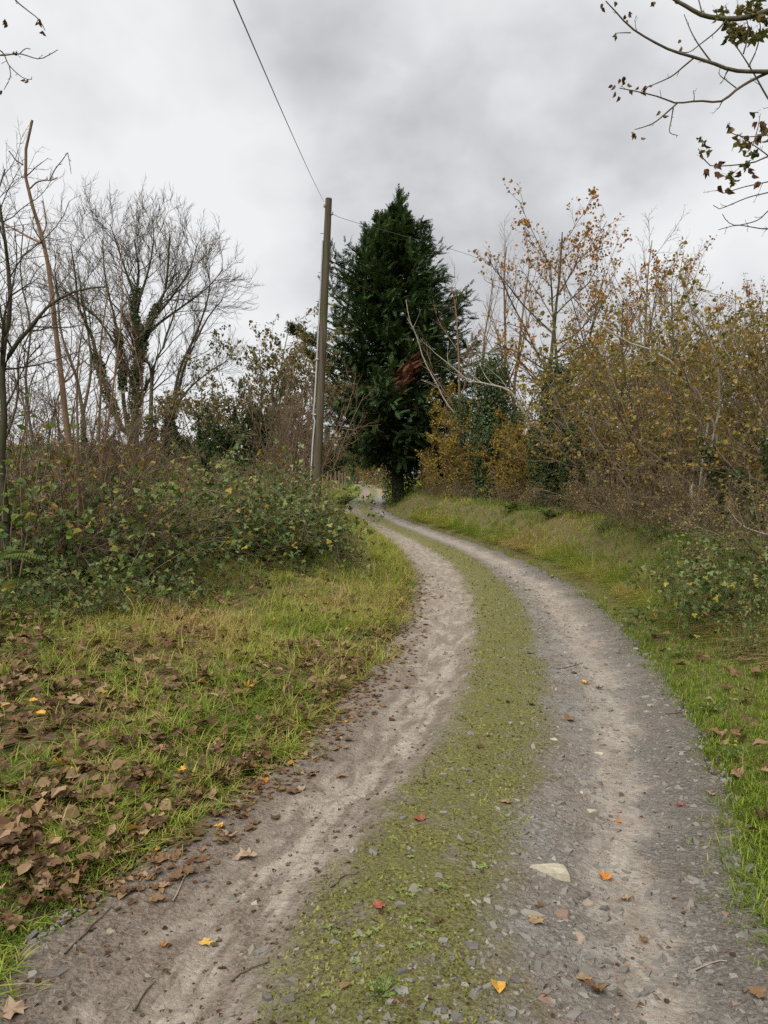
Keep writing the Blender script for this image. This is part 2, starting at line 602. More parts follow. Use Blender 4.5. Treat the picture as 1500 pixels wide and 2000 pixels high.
def plain_mat(name, col, rough=.6, metal=0.0):
    m, nt, out = new_mat(name)
    tc = N(nt, 'ShaderNodeTexCoord')
    n = noise(nt, tc.outputs['Object'], 25, 4)
    c = mixc(nt, n, tuple(k * .75 for k in col), tuple(min(1, k * 1.2) for k in col))
    p = N(nt, 'ShaderNodeBsdfPrincipled', ins={'Roughness': rough, 'Metallic': metal})
    LK(nt, c, p.inputs['Base Color'])
    LK(nt, p.outputs[0], out.inputs[0])
    return m


M = {}
M['track'] = track_mat()
M['ground'] = ground_mat()
M['grass'] = leaf_mat('grass_blades', [(0, (.11, .18, .024)), (.3, (.205, .265, .038)), (.55, (.305, .305, .064)), (.72, (.36, .295, .10)), (.88, (.42, .325, .15)), (1, (.30, .19, .09))], .5, .42)
M['moss'] = leaf_mat('moss_tips', [(0, (.085, .088, .02)), (.5, (.15, .152, .032)), (1, (.225, .222, .05))], .7, .25)
M['bramble'] = leaf_mat('bramble_leaves', [(0, (.03, .055, .014)), (.45, (.08, .125, .034)), (.8, (.15, .19, .065)), (.93, (.19, .19, .04)), (.97, (.34, .26, .03)), (1, (.20, .09, .035))], .5, .3, spec=.22)
M['ivy'] = leaf_mat('ivy_leaves', [(0, (.014, .026, .008)), (.6, (.034, .06, .016)), (1, (.075, .10, .028))], .6, .2, spec=.2)
M['cypress'] = leaf_mat('cypress_sprays', [(0, (.016, .031, .011)), (.5, (.036, .066, .021)), (.85, (.068, .105, .034)), (1, (.095, .11, .04))], .7, .15, mottled=.3, spec=.12)
M['cypress_dead'] = leaf_mat('dead_cypress_sprays', [(0, (.06, .026, .014)), (1, (.125, .052, .026))], .7, .15)
M['hazel'] = leaf_mat('hazel_leaves', [(0, (.08, .085, .02)), (.35, (.16, .145, .034)), (.6, (.24, .18, .045)), (.82, (.28, .165, .045)), (1, (.20, .09, .03))], .5, .35)
M['yellow'] = leaf_mat('yellowing_leaves', [(0, (.12, .105, .024)), (.4, (.21, .16, .03)), (.75, (.31, .205, .035)), (1, (.24, .12, .035))], .55, .35)
M['orange'] = leaf_mat('russet_leaves', [(0, (.17, .12, .04)), (.4, (.28, .14, .036)), (.8, (.36, .155, .035)), (1, (.20, .08, .03))], .55, .35)
M['pale'] = leaf_mat('pale_olive_leaves', [(0, (.08, .07, .03)), (.6, (.17, .14, .06)), (1, (.24, .19, .09))], .6, .35)
M['bright'] = leaf_mat('soft_green_leaves', [(0, (.045, .085, .02)), (.6, (.10, .16, .036)), (.9, (.18, .24, .055)), (1, (.32, .25, .04))], .45, .35)
M['fern'] = leaf_mat('fern_fronds', [(0, (.05, .08, .02)), (.6, (.10, .13, .03)), (.85, (.16, .13, .05)), (1, (.12, .07, .035))], .55, .3)
M['litter'] = leaf_mat('fallen_leaves', [(0, (.04, .02, .011)), (.35, (.092, .052, .025)), (.65, (.15, .09, .043)), (.88, (.225, .152, .085)), (.97, (.27, .19, .11)), (1, (.42, .24, .04))], .5, .12, nscale=45)
M['litter_obj'] = leaf_mat('single_fallen_leaves', [(0, (.045, .022, .013)), (.35, (.09, .052, .026)), (.7, (.15, .09, .045)), (1, (.25, .175, .105))], .5, .12, source='obj', nscale=45)
M['leaf_tan'] = leaf_mat('tan_leaf', [(0, (.22, .155, .105)), (1, (.26, .19, .13))], .55, .12, nscale=45)
M['leaf_yellow'] = leaf_mat('yellow_leaf', [(0, (.42, .26, .06)), (1, (.48, .30, .07))], .5, .15, nscale=45)
M['leaf_orange'] = leaf_mat('orange_leaf', [(0, (.34, .13, .025)), (1, (.40, .16, .03))], .5, .15, nscale=45)
M['leaf_red'] = leaf_mat('red_leaf', [(0, (.17, .055, .035)), (1, (.22, .07, .045))], .5, .12, nscale=45)
M['leaf_dry'] = leaf_mat('withered_leaves', [(0, (.06, .035, .022)), (.5, (.11, .06, .035)), (1, (.17, .10, .05))], .6, .3, source='obj')
M['leaf_olive'] = leaf_mat('olive_leaves', [(0, (.05, .055, .015)), (.6, (.09, .085, .025)), (1, (.14, .10, .03))], .55, .35, source='obj')
M['weed'] = leaf_mat('weed_leaves', [(0, (.11, .15, .045)), (1, (.20, .24, .085))], .5, .25)
M['stone'] = stone_mat('slate_chips', [(0, (.075, .066, .057)), (.45, (.12, .112, .101)), (.8, (.165, .156, .142)), (.95, (.215, .20, .172)), (1, (.14, .092, .072))])
M['stone_obj'] = stone_mat('slate_stones', [(0, (.075, .07, .063)), (.55, (.118, .113, .105)), (.9, (.16, .153, .138)), (1, (.17, .148, .113))], 'obj')
M['crumb'] = stone_mat('mud_crumb', [(0, (.04, .028, .021)), (.6, (.075, .055, .043)), (1, (.12, .093, .073))])
M['stone_pale'] = stone_mat('pale_stone', [(0, (.25, .235, .18)), (1, (.29, .265, .20))])
M['stone_red'] = stone_mat('red_stone', [(0, (.135, .085, .066)), (1, (.155, .095, .072))])
M['stone_pink'] = stone_mat('pinkish_stone', [(0, (.19, .15, .115)), (1, (.215, .165, .125))])
M['bark'] = bark_mat('grey_brown_bark', (.045, .036, .028), (.13, .108, .085), moss=(.05, .055, .02), moss_amt=.45)
M['bark_dark'] = bark_mat('dark_bark', (.022, .018, .014), (.065, .053, .042), moss=(.04, .045, .016), moss_amt=.5)
M['bark_red'] = bark_mat('reddish_bark', (.07, .048, .03), (.19, .12, .08), moss=(.07, .058, .032), moss_amt=.35)
M['bark_pale'] = bark_mat('pale_lichened_bark', (.14, .12, .095), (.30, .275, .23), moss=(.17, .165, .11), moss_amt=.35)
M['twig'] = bark_mat('fine_twigs', (.05, .038, .025), (.105, .082, .056), bump=.1)
M['twig_red'] = bark_mat('reddish_twigs', (.08, .055, .036), (.165, .118, .08), bump=.1)
M['twig_pale'] = bark_mat('pale_twigs', (.13, .105, .08), (.24, .205, .165), bump=.1)
M['twig_hazel'] = bark_mat('hazel_twigs', (.075, .055, .038), (.17, .13, .09), bump=.1)
M['pole'] = bark_mat('weathered_pole', (.026, .021, .014), (.115, .095, .067), scale=5, stretch=.035, moss=(.05, .048, .022), moss_amt=.45, bump=.6)
M['post'] = bark_mat('fence_wood', (.07, .05, .035), (.16, .12, .085), stretch=.1)
M['wire'] = plain_mat('black_cable', (.04, .04, .042), .5)
M['conduit'] = plain_mat('grey_conduit', (.28, .29, .30), .5)
M['metal'] = plain_mat('dull_steel', (.18, .18, .18), .45, .8)
M['black'] = plain_mat('black_fitting', (.025, .025, .027), .4)

# ---------------------------------------------------------------- templates


def fold_leaf(w=.42, z=.10, droop=.12):
    v = np.array([(0, 0, 0), (-w, .32, z), (-w * .85, .68, z * .6), (0, 1, -droop), (w * .85, .68, z * .6), (w, .32, z)], float)
    return v, np.array([(0, 3, 2, 1), (0, 5, 4, 3)]), np.zeros((0, 3), int)


def diamond_leaf(w=.3, z=.08):
    v = np.array([(0, 0, 0), (-w, .45, z), (0, 1, -.05), (w, .45, z)], float)
    return v, np.zeros((0, 4), int), np.array([(0, 2, 1), (0, 3, 2)])


def trifoliate():
    lv, lq, lt = diamond_leaf(.36, .07)
    V, T = [], []
    for k, (a, s, o) in enumerate(((0, 1.0, .25), (1.15, .8, .2), (-1.15, .8, .2))):
        c, sn = math.cos(a), math.sin(a)
        w = lv * s
        w = np.stack([w[:, 0] * c - (w[:, 1] + .0) * sn, w[:, 0] * sn + w[:, 1] * c, w[:, 2]], 1)
        w[:, 1] += o
        V.append(w)
        T.append(lt + 4 * k)
    return np.concatenate(V), np.zeros((0, 4), int), np.concatenate(T)


def maple_leaf(curl=.3, seed=0, stalk=True):
    r = np.random.default_rng(seed)
    ang = np.radians([-160, -128, -105, -84, -62, -45, -25, -12, 0])
    rad = np.array([.34, .62, .50, .84, .64, .70, .74, .84, 1.0]) * r.uniform(.9, 1.1, 9)
    rad[5] *= .78
    A = np.concatenate([ang, -ang[-2::-1]])
    Rr = np.concatenate([rad, rad[-2::-1] * r.uniform(.9, 1.1, 8)])
    x, y = np.sin(A) * Rr * .62, np.cos(A) * Rr * .62
    mid = np.stack([np.sin(A) * Rr * .3, np.cos(A) * Rr * .3], 1)
    V = np.concatenate([[(0., 0.)], mid, np.stack([x, y], 1)])
    k1, k2, k3 = r.uniform(-.5, 1.3) * curl, r.uniform(-.6, 1.4) * curl, r.uniform(-.5, .5) * curl
    z = k1 * V[:, 0] ** 2 + k2 * V[:, 1] ** 2 + k3 * V[:, 0] * V[:, 1] + .10 * np.abs(V[:, 0]) * (r.random() + .3)
    z[10:] += r.uniform(-.06, .12, len(z) - 10) * (.6 + curl)
    z += .04
    V = np.column_stack([V, z])
    n = len(A)
    T = [(0, 1 + i + 1, 1 + i) for i in range(n - 1)]
    Q = [(1 + i, 1 + i + 1, 1 + n + i + 1, 1 + n + i) for i in range(n - 1)]
    if stalk:
        b = len(V)
        w = .012
        sx = r.uniform(-.25, .25)
        st = np.array([(-w, -.02, .04), (w, -.02, .04), (sx - w, -.8, .06), (sx + w, -.8, .06), (0, -.02, .05 + w), (sx, -.8, .07 + w)])
        V = np.concatenate([V, st])
        Q += [(b, b + 2, b + 5, b + 4), (b + 4, b + 5, b + 3, b + 1)]
    return V, np.array(Q), np.array(T)


def spray(pairs=7, seed=0):
    """flat, drooping frond of a cypress: a spine with forward-pointing side shoots"""
    r = np.random.default_rng(seed)
    V, T = [], []

    def tri(a, d, L, w):
        d = unit(np.array(d, float))
        s = np.array([-d[1], d[0], 0])
        b = len(V)
        a = np.array(a, float)
        V.extend([a - s * w, a + s * w, a + d * L + np.array([0, 0, -.12 * L])])
        T.append((b, b + 1, b + 2))
    for k in range(pairs):
        t = (k + .5) / pairs
        y, z = t * .85, -.10 * t * t
        L = .36 * (1 - t * .65) * r.uniform(.8, 1.15)
        for s in (-1, 1):
            tri((0, y, z), (s * .75, .8, r.uniform(-.2, .2)), L * 1.1, .055)
            if (k + (s > 0)) % 2:
                tri((s * L * .35, y + L * .36, z - .02), (s * .25, 1, 0), L * .65, .045)
    tri((0, 0, 0), (0, 1, -.1), 1.0, .045)
    return np.array(V), np.zeros((0, 4), int), np.array(T)


def icosa(seed, flat=.4, jit=.28):
    """angular chip: a flattened block with uneven corners and one knocked off"""
    r = np.random.default_rng(seed)
    v = np.array([(i, j, k) for i in (-1, 1) for j in (-1, 1) for k in (-1, 1)], float) * .42
    q = r.uniform(1 - jit * 2.2, 1 + jit * 1.2, (4, 2))
    v[:, :2] *= np.repeat(q, 2, 0) * r.uniform(.85, 1.15, (8, 2))
    v[:, 0] *= r.uniform(.75, 1.3)
    top = v[:, 2] > 0
    v[top, :2] *= r.uniform(.62, .95, (4, 1))
    v[:, 2] *= flat * r.uniform(.7, 1.3, 8)
    sh = r.uniform(0, 2 * np.pi)
    c, s = math.cos(sh), math.sin(sh)
    v[:, :2] = v[:, :2] @ np.array([[c, -s], [s, c]])
    v[:, 0] += r.uniform(-.5, .5) * v[:, 1]
    t = [(0, 1, 3), (0, 3, 2), (4, 6, 7), (4, 7, 5), (0, 4, 5), (0, 5, 1), (2, 3, 7), (2, 7, 6), (0, 2, 6), (0, 6, 4), (1, 5, 7), (1, 7, 3)]
    return v, np.zeros((0, 4), int), np.array(t)


def frames(d, spin=None, up=None):
    """matrices whose y axis is d; z axis leans to `up` or is turned at random"""
    d = unit(np.asarray(d, float))
    n = len(d)
    if up is None:
        up = rng.normal(size=(n, 3))
    x = unit(np.cross(d, up))
    z = np.cross(x, d)
    return np.stack([x, d, z], -1)


def rand_dirs(n, zbias=0.0, zs=1.0):
    v = rng.normal(size=(n, 3))
    v[:, 2] = v[:, 2] * zs + zbias
    return unit(v)


def flat_frames(n, tilt=.35):
    """mostly level, turned at random: things lying on the ground"""
    az = rng.uniform(0, 2 * np.pi, n)
    d = np.stack([np.cos(az), np.sin(az), rng.normal(0, tilt * .5, n)], 1)
    up = np.stack([rng.normal(0, tilt, n), rng.normal(0, tilt, n), np.ones(n)], 1)
    return frames(d, up=up)


# ---------------------------------------------------------------- growth of branches


def march(P0, D0, L, R0, seg, wob, up, taper, bias=(0, 0, 0)):
    B = len(P0)
    P = np.zeros((B, seg + 1, 3))
    P[:, 0] = P0
    d = unit(D0)
    st = (L / seg)[:, None]
    for k in range(seg):
        d = unit(d + rng.normal(0, wob, (B, 3)) + np.array([0, 0, up / seg]) + np.array(bias) / seg)
        P[:, k + 1] = P[:, k] + d * st
    R = R0[:, None] * (1 + (taper - 1) * np.linspace(0, 1, seg + 1)[None] ** .9)
    return P, R


def ramify(P, R, levels):
    """side branches, their branches and so on; returns the list of (points, radii) per level"""
    out = []
    for lv in levels:
        B, n = R.shape
        k = lv['kids']
        L0 = np.linalg.norm(np.diff(P, axis=1), axis=2).sum(1)
        t = lv.get('t0', .25) + (lv.get('t1', 1.0) - lv.get('t0', .25)) * (np.arange(k)[None] + rng.random((B, k))) / k
        f = np.clip(t * (n - 1), 0, n - 1.001)
        i = f.astype(int)
        w = (f - i)[..., None]
        b = np.arange(B)[:, None]
        p = P[b, i] * (1 - w) + P[b, i + 1] * w
        tan = unit(P[b, i + 1] - P[b, i])
        r = R[b, i] * (1 - w[..., 0]) + R[b, i + 1] * w[..., 0]
        perp = unit(np.cross(tan, rng.normal(size=tan.shape)))
        a = np.radians(lv['ang'] + rng.normal(0, lv.get('angj', 9), t.shape))[..., None]
        d = np.cos(a) * tan + np.sin(a) * perp
        d[..., 2] += lv.get('lift', 0)
        L = L0[:, None] * lv['lr'] * (1 - lv.get('fall', .55) * t) * rng.uniform(.6, 1.25, t.shape)
        if 'lmax' in lv:
            L = np.minimum(L, lv['lmax'] * rng.uniform(.7, 1.1, L.shape))
        rr = np.maximum(r * lv.get('rr', .6), lv.get('rmin', .004))
        keep = rng.random(t.shape) < lv.get('p', 1.0)
        P, R = march(p[keep], d[keep], L[keep], rr[keep], lv.get('seg', 4), lv.get('wob', .15), lv.get('up', .2), lv.get('taper', .35), lv.get('bias', (0, 0, 0)))
        out.append((P, R))
    return out


def resample(pts, n):
    pts = np.asarray(pts, float)
    d = np.concatenate([[0], np.cumsum(np.linalg.norm(np.diff(pts, axis=0), axis=1))])
    q = np.linspace(0, d[-1], n)
    # Catmull-Rom through the traced points
    ext = np.vstack([2 * pts[0] - pts[1], pts, 2 * pts[-1] - pts[-2]])
    out = []
    for s in q:
        k = min(np.searchsorted(d, s, side='right') - 1, len(pts) - 2)
        t = (s - d[k]) / max(d[k + 1] - d[k], 1e-9)
        a, b, c, e = ext[k:k + 4]
        out.append(.5 * (2 * b + (c - a) * t + (2 * a - 5 * b + 4 * c - e) * t * t + (3 * b - a - 3 * c + e) * t ** 3))
    return np.array(out)


def traced(path, Y, r0, r1, n=12, dy=0.0):
    """a limb along pixels of the photograph at the distance of its tree; dy bends it in depth"""
    k = len(path)
    pts = [at(px, py, Y + dy * i / max(k - 1, 1)) for i, (px, py) in enumerate(path)]
    P = resample(pts, n)
    return P, np.linspace(r0, r1, n)


def leaves_on(batch, P, per, size, tpl, vlo=0, vhi=1, t0=.2, sizej=.35, zbias=-.2, spread=.02, frac=1.0):
    if frac < 1:                     # leaves keep to some of the twigs, the rest is bare
        P = P[rng.random(len(P)) < frac]
        vb = rng.uniform(vlo, vhi, len(P))
    B, n = P.shape[:2]
    k = B * per
    b = np.repeat(np.arange(B), per)
    f = np.clip((t0 + (1 - t0) * rng.random(k)) * (n - 1), 0, n - 1.001)
    i = f.astype(int)
    w = (f - i)[:, None]
    p = P[b, i] * (1 - w) + P[b, i + 1] * w + rng.normal(0, spread, (k, 3))
    tan = unit(P[b, i + 1] - P[b, i])
    d = unit(tan * .5 + rng.normal(size=(k, 3)) * .8 + np.array([0, 0, zbias]))
    rot = frames(d, up=np.array([0, 0, 1.]) + rng.normal(0, .55, (k, 3)))
    v = rng.uniform(vlo, vhi, k)
    if frac < 1:
        v = np.clip(.6 * vb[b] + .4 * v, 0, 1)
    batch.inst(tpl, p, rot, size * rng.uniform(1 - sizej, 1 + sizej, k), v)


def ivy_on(batch, P, R, per_m, size, spread, vlo=0, vhi=1):
    """ivy leaves round a stem"""
    for p, r in zip(P, R):
        L = np.linalg.norm(np.diff(p, axis=0), axis=1).sum()
        k = int(per_m * L)
        f = np.clip(rng.random(k) * (len(p) - 1), 0, len(p) - 1.001)
        i = f.astype(int)
        w = (f - i)[:, None]
        c = p[i] * (1 - w) + p[i + 1] * w
        rad = np.interp(f, np.arange(len(r)), r)
        clump = .5 + .9 * vnoise(f * 2.2 + 37 * r[0], f * 0, 3)
        az = rng.uniform(0, 2 * np.pi, k)
        o = np.stack([np.cos(az), np.sin(az), rng.normal(0, .4, k)], 1)
        q = c + o * (rad + spread * rng.random(k) ** .7 * clump)[:, None]
        rot = frames(unit(o * .7 + np.array([0, 0, -.7]) + rng.normal(0, .4, (k, 3))), up=o + rng.normal(0, .3, (k, 3)))
        batch.inst(diamond_leaf(.42, .05), q, rot, size * rng.uniform(.6, 1.3, k), rng.uniform(vlo, vhi, k))


# ---------------------------------------------------------------- the setting


def build_ground():
    def axis(n, mid, a, lo, hi):
        t0, t1 = math.asinh((lo - mid) / a), math.asinh((hi - mid) / a)
        return mid + a * np.sinh(np.linspace(t0, t1, n))
    X = axis(240, .3, 3.0, -450, 450)
    Y = axis(300, 5.0, 5.0, -120, 900)
    gx, gy = np.meshgrid(X, Y)
    gz = H(gx, gy)
    u = track_u(gx, gy)
    inside = 1 - sstep(.92, 1.12, np.abs(u))
    gz = gz - inside * (.07 + .004 * np.maximum(gy, 0))
    ny, nx = gx.shape
    i = (np.arange(ny - 1)[:, None] * nx + np.arange(nx - 1)[None])
    q = np.stack([i, i + 1, i + nx + 1, i + nx], -1).reshape(-1, 4)
    b = Batch().add(np.stack([gx, gy, gz], -1).reshape(-1, 3), q)
    dl = xl(gy) - gx
    field = sstep(3.5, 6, dl) * sstep(13, 16, gy)
    field = np.maximum(field, sstep(9, 12, gx - xr(gy)))
    o = link('ground', b.mesh('ground', M['ground'], True, {'field': field}), kind='structure')
    # the track: finer sheet with ruts and a raised middle
    rows = [-14 + i * .25 for i in range(60)]
    y = 1.0
    while y < 135:
        rows.append(y)
        y += max(.014, .0095 * y)
    ty = np.array(sorted(rows))
    tu = np.linspace(-1.1, 1.1, 124)
    c, hw = .5 * (xl(ty) + xr(ty)), .5 * (xr(ty) - xl(ty))
    gy = np.repeat(ty[:, None], len(tu), 1)
    wob = .16 * (fbm(gy * 2.1, np.sign(tu)[None] * 5 + 0 * gy, 4, 5) - .5)
    gx = c[:, None] + hw[:, None] * tu[None] + wob * np.abs(tu)[None] * 2.2
    gz = track_z(gx, gy) + .004
    gz -= .16 * sstep(.97, 1.10, np.abs(tu))[None]
    ny, nx = gx.shape
    i = (np.arange(ny - 1)[:, None] * nx + np.arange(nx - 1)[None])
    q = np.stack([i, i + 1, i + nx + 1, i + nx], -1).reshape(-1, 4)
    b = Batch().add(np.stack([gx, gy, gz], -1).reshape(-1, 3), q)
    link('track', b.mesh('track', M['track'], True, {'u': np.repeat(tu[None], ny, 0), 's': gy}), kind='structure')


build_ground()


def surf(x, y):
    u = np.abs(track_u(x, y))
    return np.where(u < .99, track_z(x, y), H(x, y))


def in_view(x, y, m=1.12):
    return (np.abs(x) < .5 * m * np.maximum(y, .1) + .15)


def fan(n, d0, d1, m=1.1, power=0.0):
    """points of the ground in front of the camera, thinning out with distance as the picture does"""
    r = rng.random(n)
    if power == 0:
        d = d0 * (d1 / d0) ** r
    else:
        e = power
        d = (d0 ** e + r * (d1 ** e - d0 ** e)) ** (1 / e)
    x = (rng.random(n) * 2 - 1) * .5 * m * d
    return x, d


def blades(batch, x, y, z, az, L, W, lean, v):
    far = (y > 6.5) | (np.abs(x) > .56 * np.maximum(y, 0) + .1)                    # distant blades need only one bend
    if far.any():
        f = far
        n = int(f.sum())
        hor, h = (lean * L)[f], L[f]
        c, s = np.cos(az[f]), np.sin(az[f])
        V = np.zeros((n, 5, 3))
        for k, (t, wt) in enumerate(((0, 1.0), (.5, .85))):
            cx, cy = x[f] + c * hor * t ** 1.7, y[f] + s * hor * t ** 1.7
            cz = z[f] + h * t * (1 - .42 * np.minimum(lean[f], 1.9) * t)
            w = W[f] * wt * .5
            V[:, 2 * k] = np.stack([cx + s * w, cy - c * w, cz], 1)
            V[:, 2 * k + 1] = np.stack([cx - s * w, cy + c * w, cz], 1)
        V[:, 4] = np.stack([x[f] + c * hor, y[f] + s * hor, z[f] + h * (1 - .42 * np.minimum(lean[f], 1.9))], 1)
        off = (np.arange(n) * 5)[:, None]
        batch.add(V.reshape(-1, 3), np.array([[0, 1, 3, 2]]) + off, np.array([[2, 3, 4]]) + off, np.repeat(v[f], 5))
        x, y, z, az, L, W, lean, v = (q[~far] for q in (x, y, z, az, L, W, lean, v))
    n = len(x)
    t = np.array([0, .38, .72, 1.0])
    wt = np.array([1, .9, .6])
    hor = (lean * L)[:, None] * t[None] ** 1.7
    up = L[:, None] * t[None] * (1 - .42 * np.minimum(lean, 1.9)[:, None] * t[None])
    dx, dy = np.cos(az)[:, None], np.sin(az)[:, None]
    cx, cy, cz = x[:, None] + dx * hor, y[:, None] + dy * hor, z[:, None] + up
    sx, sy = -np.sin(az), np.cos(az)
    V = np.zeros((n, 7, 3))
    for k in range(3):
        w = (W * wt[k] * .5)
        V[:, 2 * k] = np.stack([cx[:, k] - sx * w, cy[:, k] - sy * w, cz[:, k]], 1)
        V[:, 2 * k + 1] = np.stack([cx[:, k] + sx * w, cy[:, k] + sy * w, cz[:, k]], 1)
    V[:, 6] = np.stack([cx[:, 3], cy[:, 3], cz[:, 3]], 1)
    off = (np.arange(n) * 7)[:, None]
    q = np.concatenate([np.array([[0, 1, 3, 2]]) + off, np.array([[2, 3, 5, 4]]) + off])
    tr = np.array([[4, 5, 6]]) + off
    batch.add(V.reshape(-1, 3), q, tr, np.repeat(v, 7))


def tufts(batch, x, y, per, L, spread, lean, v, vj=.12, W=.004, towards=None, tj=.8):
    """grass tufts: several blades leaning out of one spot"""
    n = len(x)
    k = n * per
    r = lambda a: np.repeat(np.broadcast_to(a, (n,)), per)
    az = rng.uniform(0, 2 * np.pi, k)
    if towards is not None:
        az = np.where(rng.random(k) < tj, r(towards) + rng.normal(0, .5, k), az)
    rad = r(spread) * rng.random(k) ** .6
    a2 = rng.uniform(0, 2 * np.pi, k)
    bx, by = r(x) + np.cos(a2) * rad, r(y) + np.sin(a2) * rad
    bz = surf(bx, by) - .012
    blades(batch, bx, by, bz, az, r(L) * rng.uniform(.45, 1.2, k), np.maximum(W, .0005 * by) * rng.uniform(.7, 1.3, k), r(lean) * rng.uniform(.3, 1.5, k), np.clip(r(v) + rng.normal(0, vj, k), 0, 1))

# ---------------------------------------------------------------- kits of woody plants (base at the origin)
LEAF_H = fold_leaf(.42, .12, .15)
LEAF_D = diamond_leaf(.34, .1)
LEAF_B = trifoliate()


def shift(b, base):
    b.V = [v - np.asarray(base, np.float32) for v in b.V]
    return b


def finish(parts, base=None):
    """parts: (name, batch, material, stuff, smooth) -> kit"""
    kit = []
    for nm, b, mat, stuff, sm in parts:
        if b.n == 0:
            continue
        if base is not None:
            shift(b, base)
        kit.append((nm, b.mesh(nm, mat, sm), STUFF if stuff else {}))
    return kit


def shrub_kit(h, stems, spread, leaf_mat_, twig_mat, leaf=.075, per=2, kids=(8, 6, 4), bark='twig_hazel', lean=28, r0=.028, tpl=LEAF_H, vlo=0, vhi=1, ivy=0, sag=-.25, low=.12, frac=1.0):
    az = rng.uniform(0, 2 * np.pi, stems)
    a = np.radians(np.minimum(np.abs(rng.normal(0, lean, stems)), 42))
    D = np.stack([np.cos(az) * np.sin(a), np.sin(az) * np.sin(a), np.cos(a)], 1)
    P0 = np.stack([np.cos(az) * spread * .25, np.sin(az) * spread * .25, np.full(stems, -.15)], 1) * rng.uniform(.3, 1, (stems, 1))
    P0[:, 2] = -.15
    L = h * rng.uniform(.7, 1.12, stems)
    P, R = march(P0, D, L, r0 * rng.uniform(.6, 1.3, stems), 9, .07, sag, .25)
    st, tw, lf = Batch(), Batch(), Batch()
    st.tubes(P, R, 5)
    lv = ramify(P, R, [
        dict(kids=kids[0], t0=low, ang=42, angj=14, lr=.42, fall=.5, rr=.55, rmin=.006, seg=5, wob=.16, up=.15),
        dict(kids=kids[1], t0=.15, ang=45, angj=15, lr=.5, fall=.4, rr=.6, rmin=.004, seg=4, wob=.2, up=.1),
        dict(kids=kids[2], t0=.2, ang=42, angj=15, lr=.5, fall=.3, rr=.7, rmin=.0028, seg=2, wob=.2, up=.1)])
    tw.tubes(*lv[0], 4)
    tw.tubes(*lv[1], 3)
    tw.tubes(*lv[2], 3)
    if per:
        leaves_on(lf, lv[2][0], per, leaf, tpl, vlo, vhi, frac=frac)
        leaves_on(lf, lv[1][0], max(1, per), leaf, tpl, vlo, vhi, frac=frac)
    parts = [('stems', st, M[bark], False, True), ('twigs', tw, M[twig_mat], True, True), ('leaves', lf, M[leaf_mat_], True, False)]
    if ivy:
        iv = Batch()
        sel = rng.permutation(stems)[:ivy]
        ivy_on(iv, P[sel][:, :6], R[sel][:, :6] + .03, 420, .07, .14)
        parts.append(('ivy', iv, M['ivy'], True, False))
    return finish(parts)


def bramble_kit(w, d, h, canes, leaves, leaf=.055, vlo=0, vhi=1, stemmat='twig_red'):
    """a mound of arching canes clothed in three-fold leaves"""
    az = rng.uniform(0, 2 * np.pi, canes)
    P0 = np.stack([rng.normal(0, w * .22, canes), rng.normal(0, d * .22, canes), np.full(canes, -.1)], 1)
    a = np.radians(rng.uniform(10, 50, canes))
    D = np.stack([np.cos(az) * np.sin(a), np.sin(az) * np.sin(a), np.cos(a)], 1)
    top = h * np.clip(1.15 - .5 * (P0[:, 0] / (w * .5)) ** 2, .4, 1.2)
    P, R = march(P0, D, top * rng.uniform(.9, 1.55, canes), np.full(canes, .005), 9, .12, -1.6, .4)
    st, lf = Batch(), Batch()
    st.tubes(P, R, 3)
    lv = ramify(P, R, [dict(kids=5, t0=.2, ang=45, lr=.35, seg=3, wob=.2, up=0, rmin=.0025)])
    st.tubes(*lv[0], 3)
    k = max(1, int(leaves * .5 / max(len(P), 1)))
    leaves_on(lf, P, k, leaf, LEAF_B, vlo, vhi, t0=.15, spread=.05, zbias=0)
    k = max(1, int(leaves * .5 / max(len(lv[0][0]), 1)))
    leaves_on(lf, lv[0][0], k, leaf, LEAF_B, vlo, vhi, t0=.1, spread=.05, zbias=0)
    return finish([('canes', st, M[stemmat], True, True), ('leaves', lf, M['bramble'], True, False)])


def tall_kit(h, r, limbs, bark, twig, leafmat=None, leaf=.09, per=2, clear=.3, ang=32, kids=(7, 5), ivy_to=0.0, lean=(0, 0), up=.5, twist=.05, vlo=0, vhi=1, lr=.42, ivy_spread=.25, ivy_n=700, ivy_leaf=.09, tpl=LEAF_H, tshrink=.14):
    """single-stemmed tree, straight or leaning"""
    P, R = march(np.array([[0, 0, -.2]]), np.array([[lean[0], lean[1], 1.0]]), np.array([h * 1.02]), np.array([r]), 12, twist, .15, tshrink)
    st, tw, lf, iv = Batch(), Batch(), Batch(), Batch()
    st.tubes(P, R, 8)
    lv = ramify(P, R, [
        dict(kids=limbs, t0=clear, ang=ang, angj=9, lr=lr, fall=.62, rr=.55, rmin=.012, seg=7, wob=.10, up=up),
        dict(kids=kids[0], t0=.2, ang=38, angj=12, lr=.45, fall=.5, rr=.55, rmin=.007, seg=4, wob=.16, up=up * .6),
        dict(kids=kids[1], t0=.2, ang=38, angj=12, lr=.5, fall=.4, rr=.65, rmin=.0045, seg=3, wob=.18, up=up * .4)])
    st.tubes(*lv[0], 5)
    tw.tubes(*lv[1], 4)
    tw.tubes(*lv[2], 3)
    if leafmat:
        leaves_on(lf, lv[2][0], per, leaf, tpl, vlo, vhi, spread=.05, frac=.48)
    if ivy_to > 0:
        m = max(2, int(13 * ivy_to / h))
        ivy_on(iv, P[:, :m + 1], R[:, :m + 1], ivy_n, ivy_leaf, ivy_spread)
    return finish([('trunk', st, M[bark], False, True), ('twigs', tw, M[twig], True, True), ('leaves', lf, M[leafmat or 'hazel'], True, False), ('ivy', iv, M['ivy'], True, False)])


def spot(px, Y, sink=.03):
    x = ray(px, 930)[0] * Y
    return (x, Y, float(H(x, Y)) - sink)


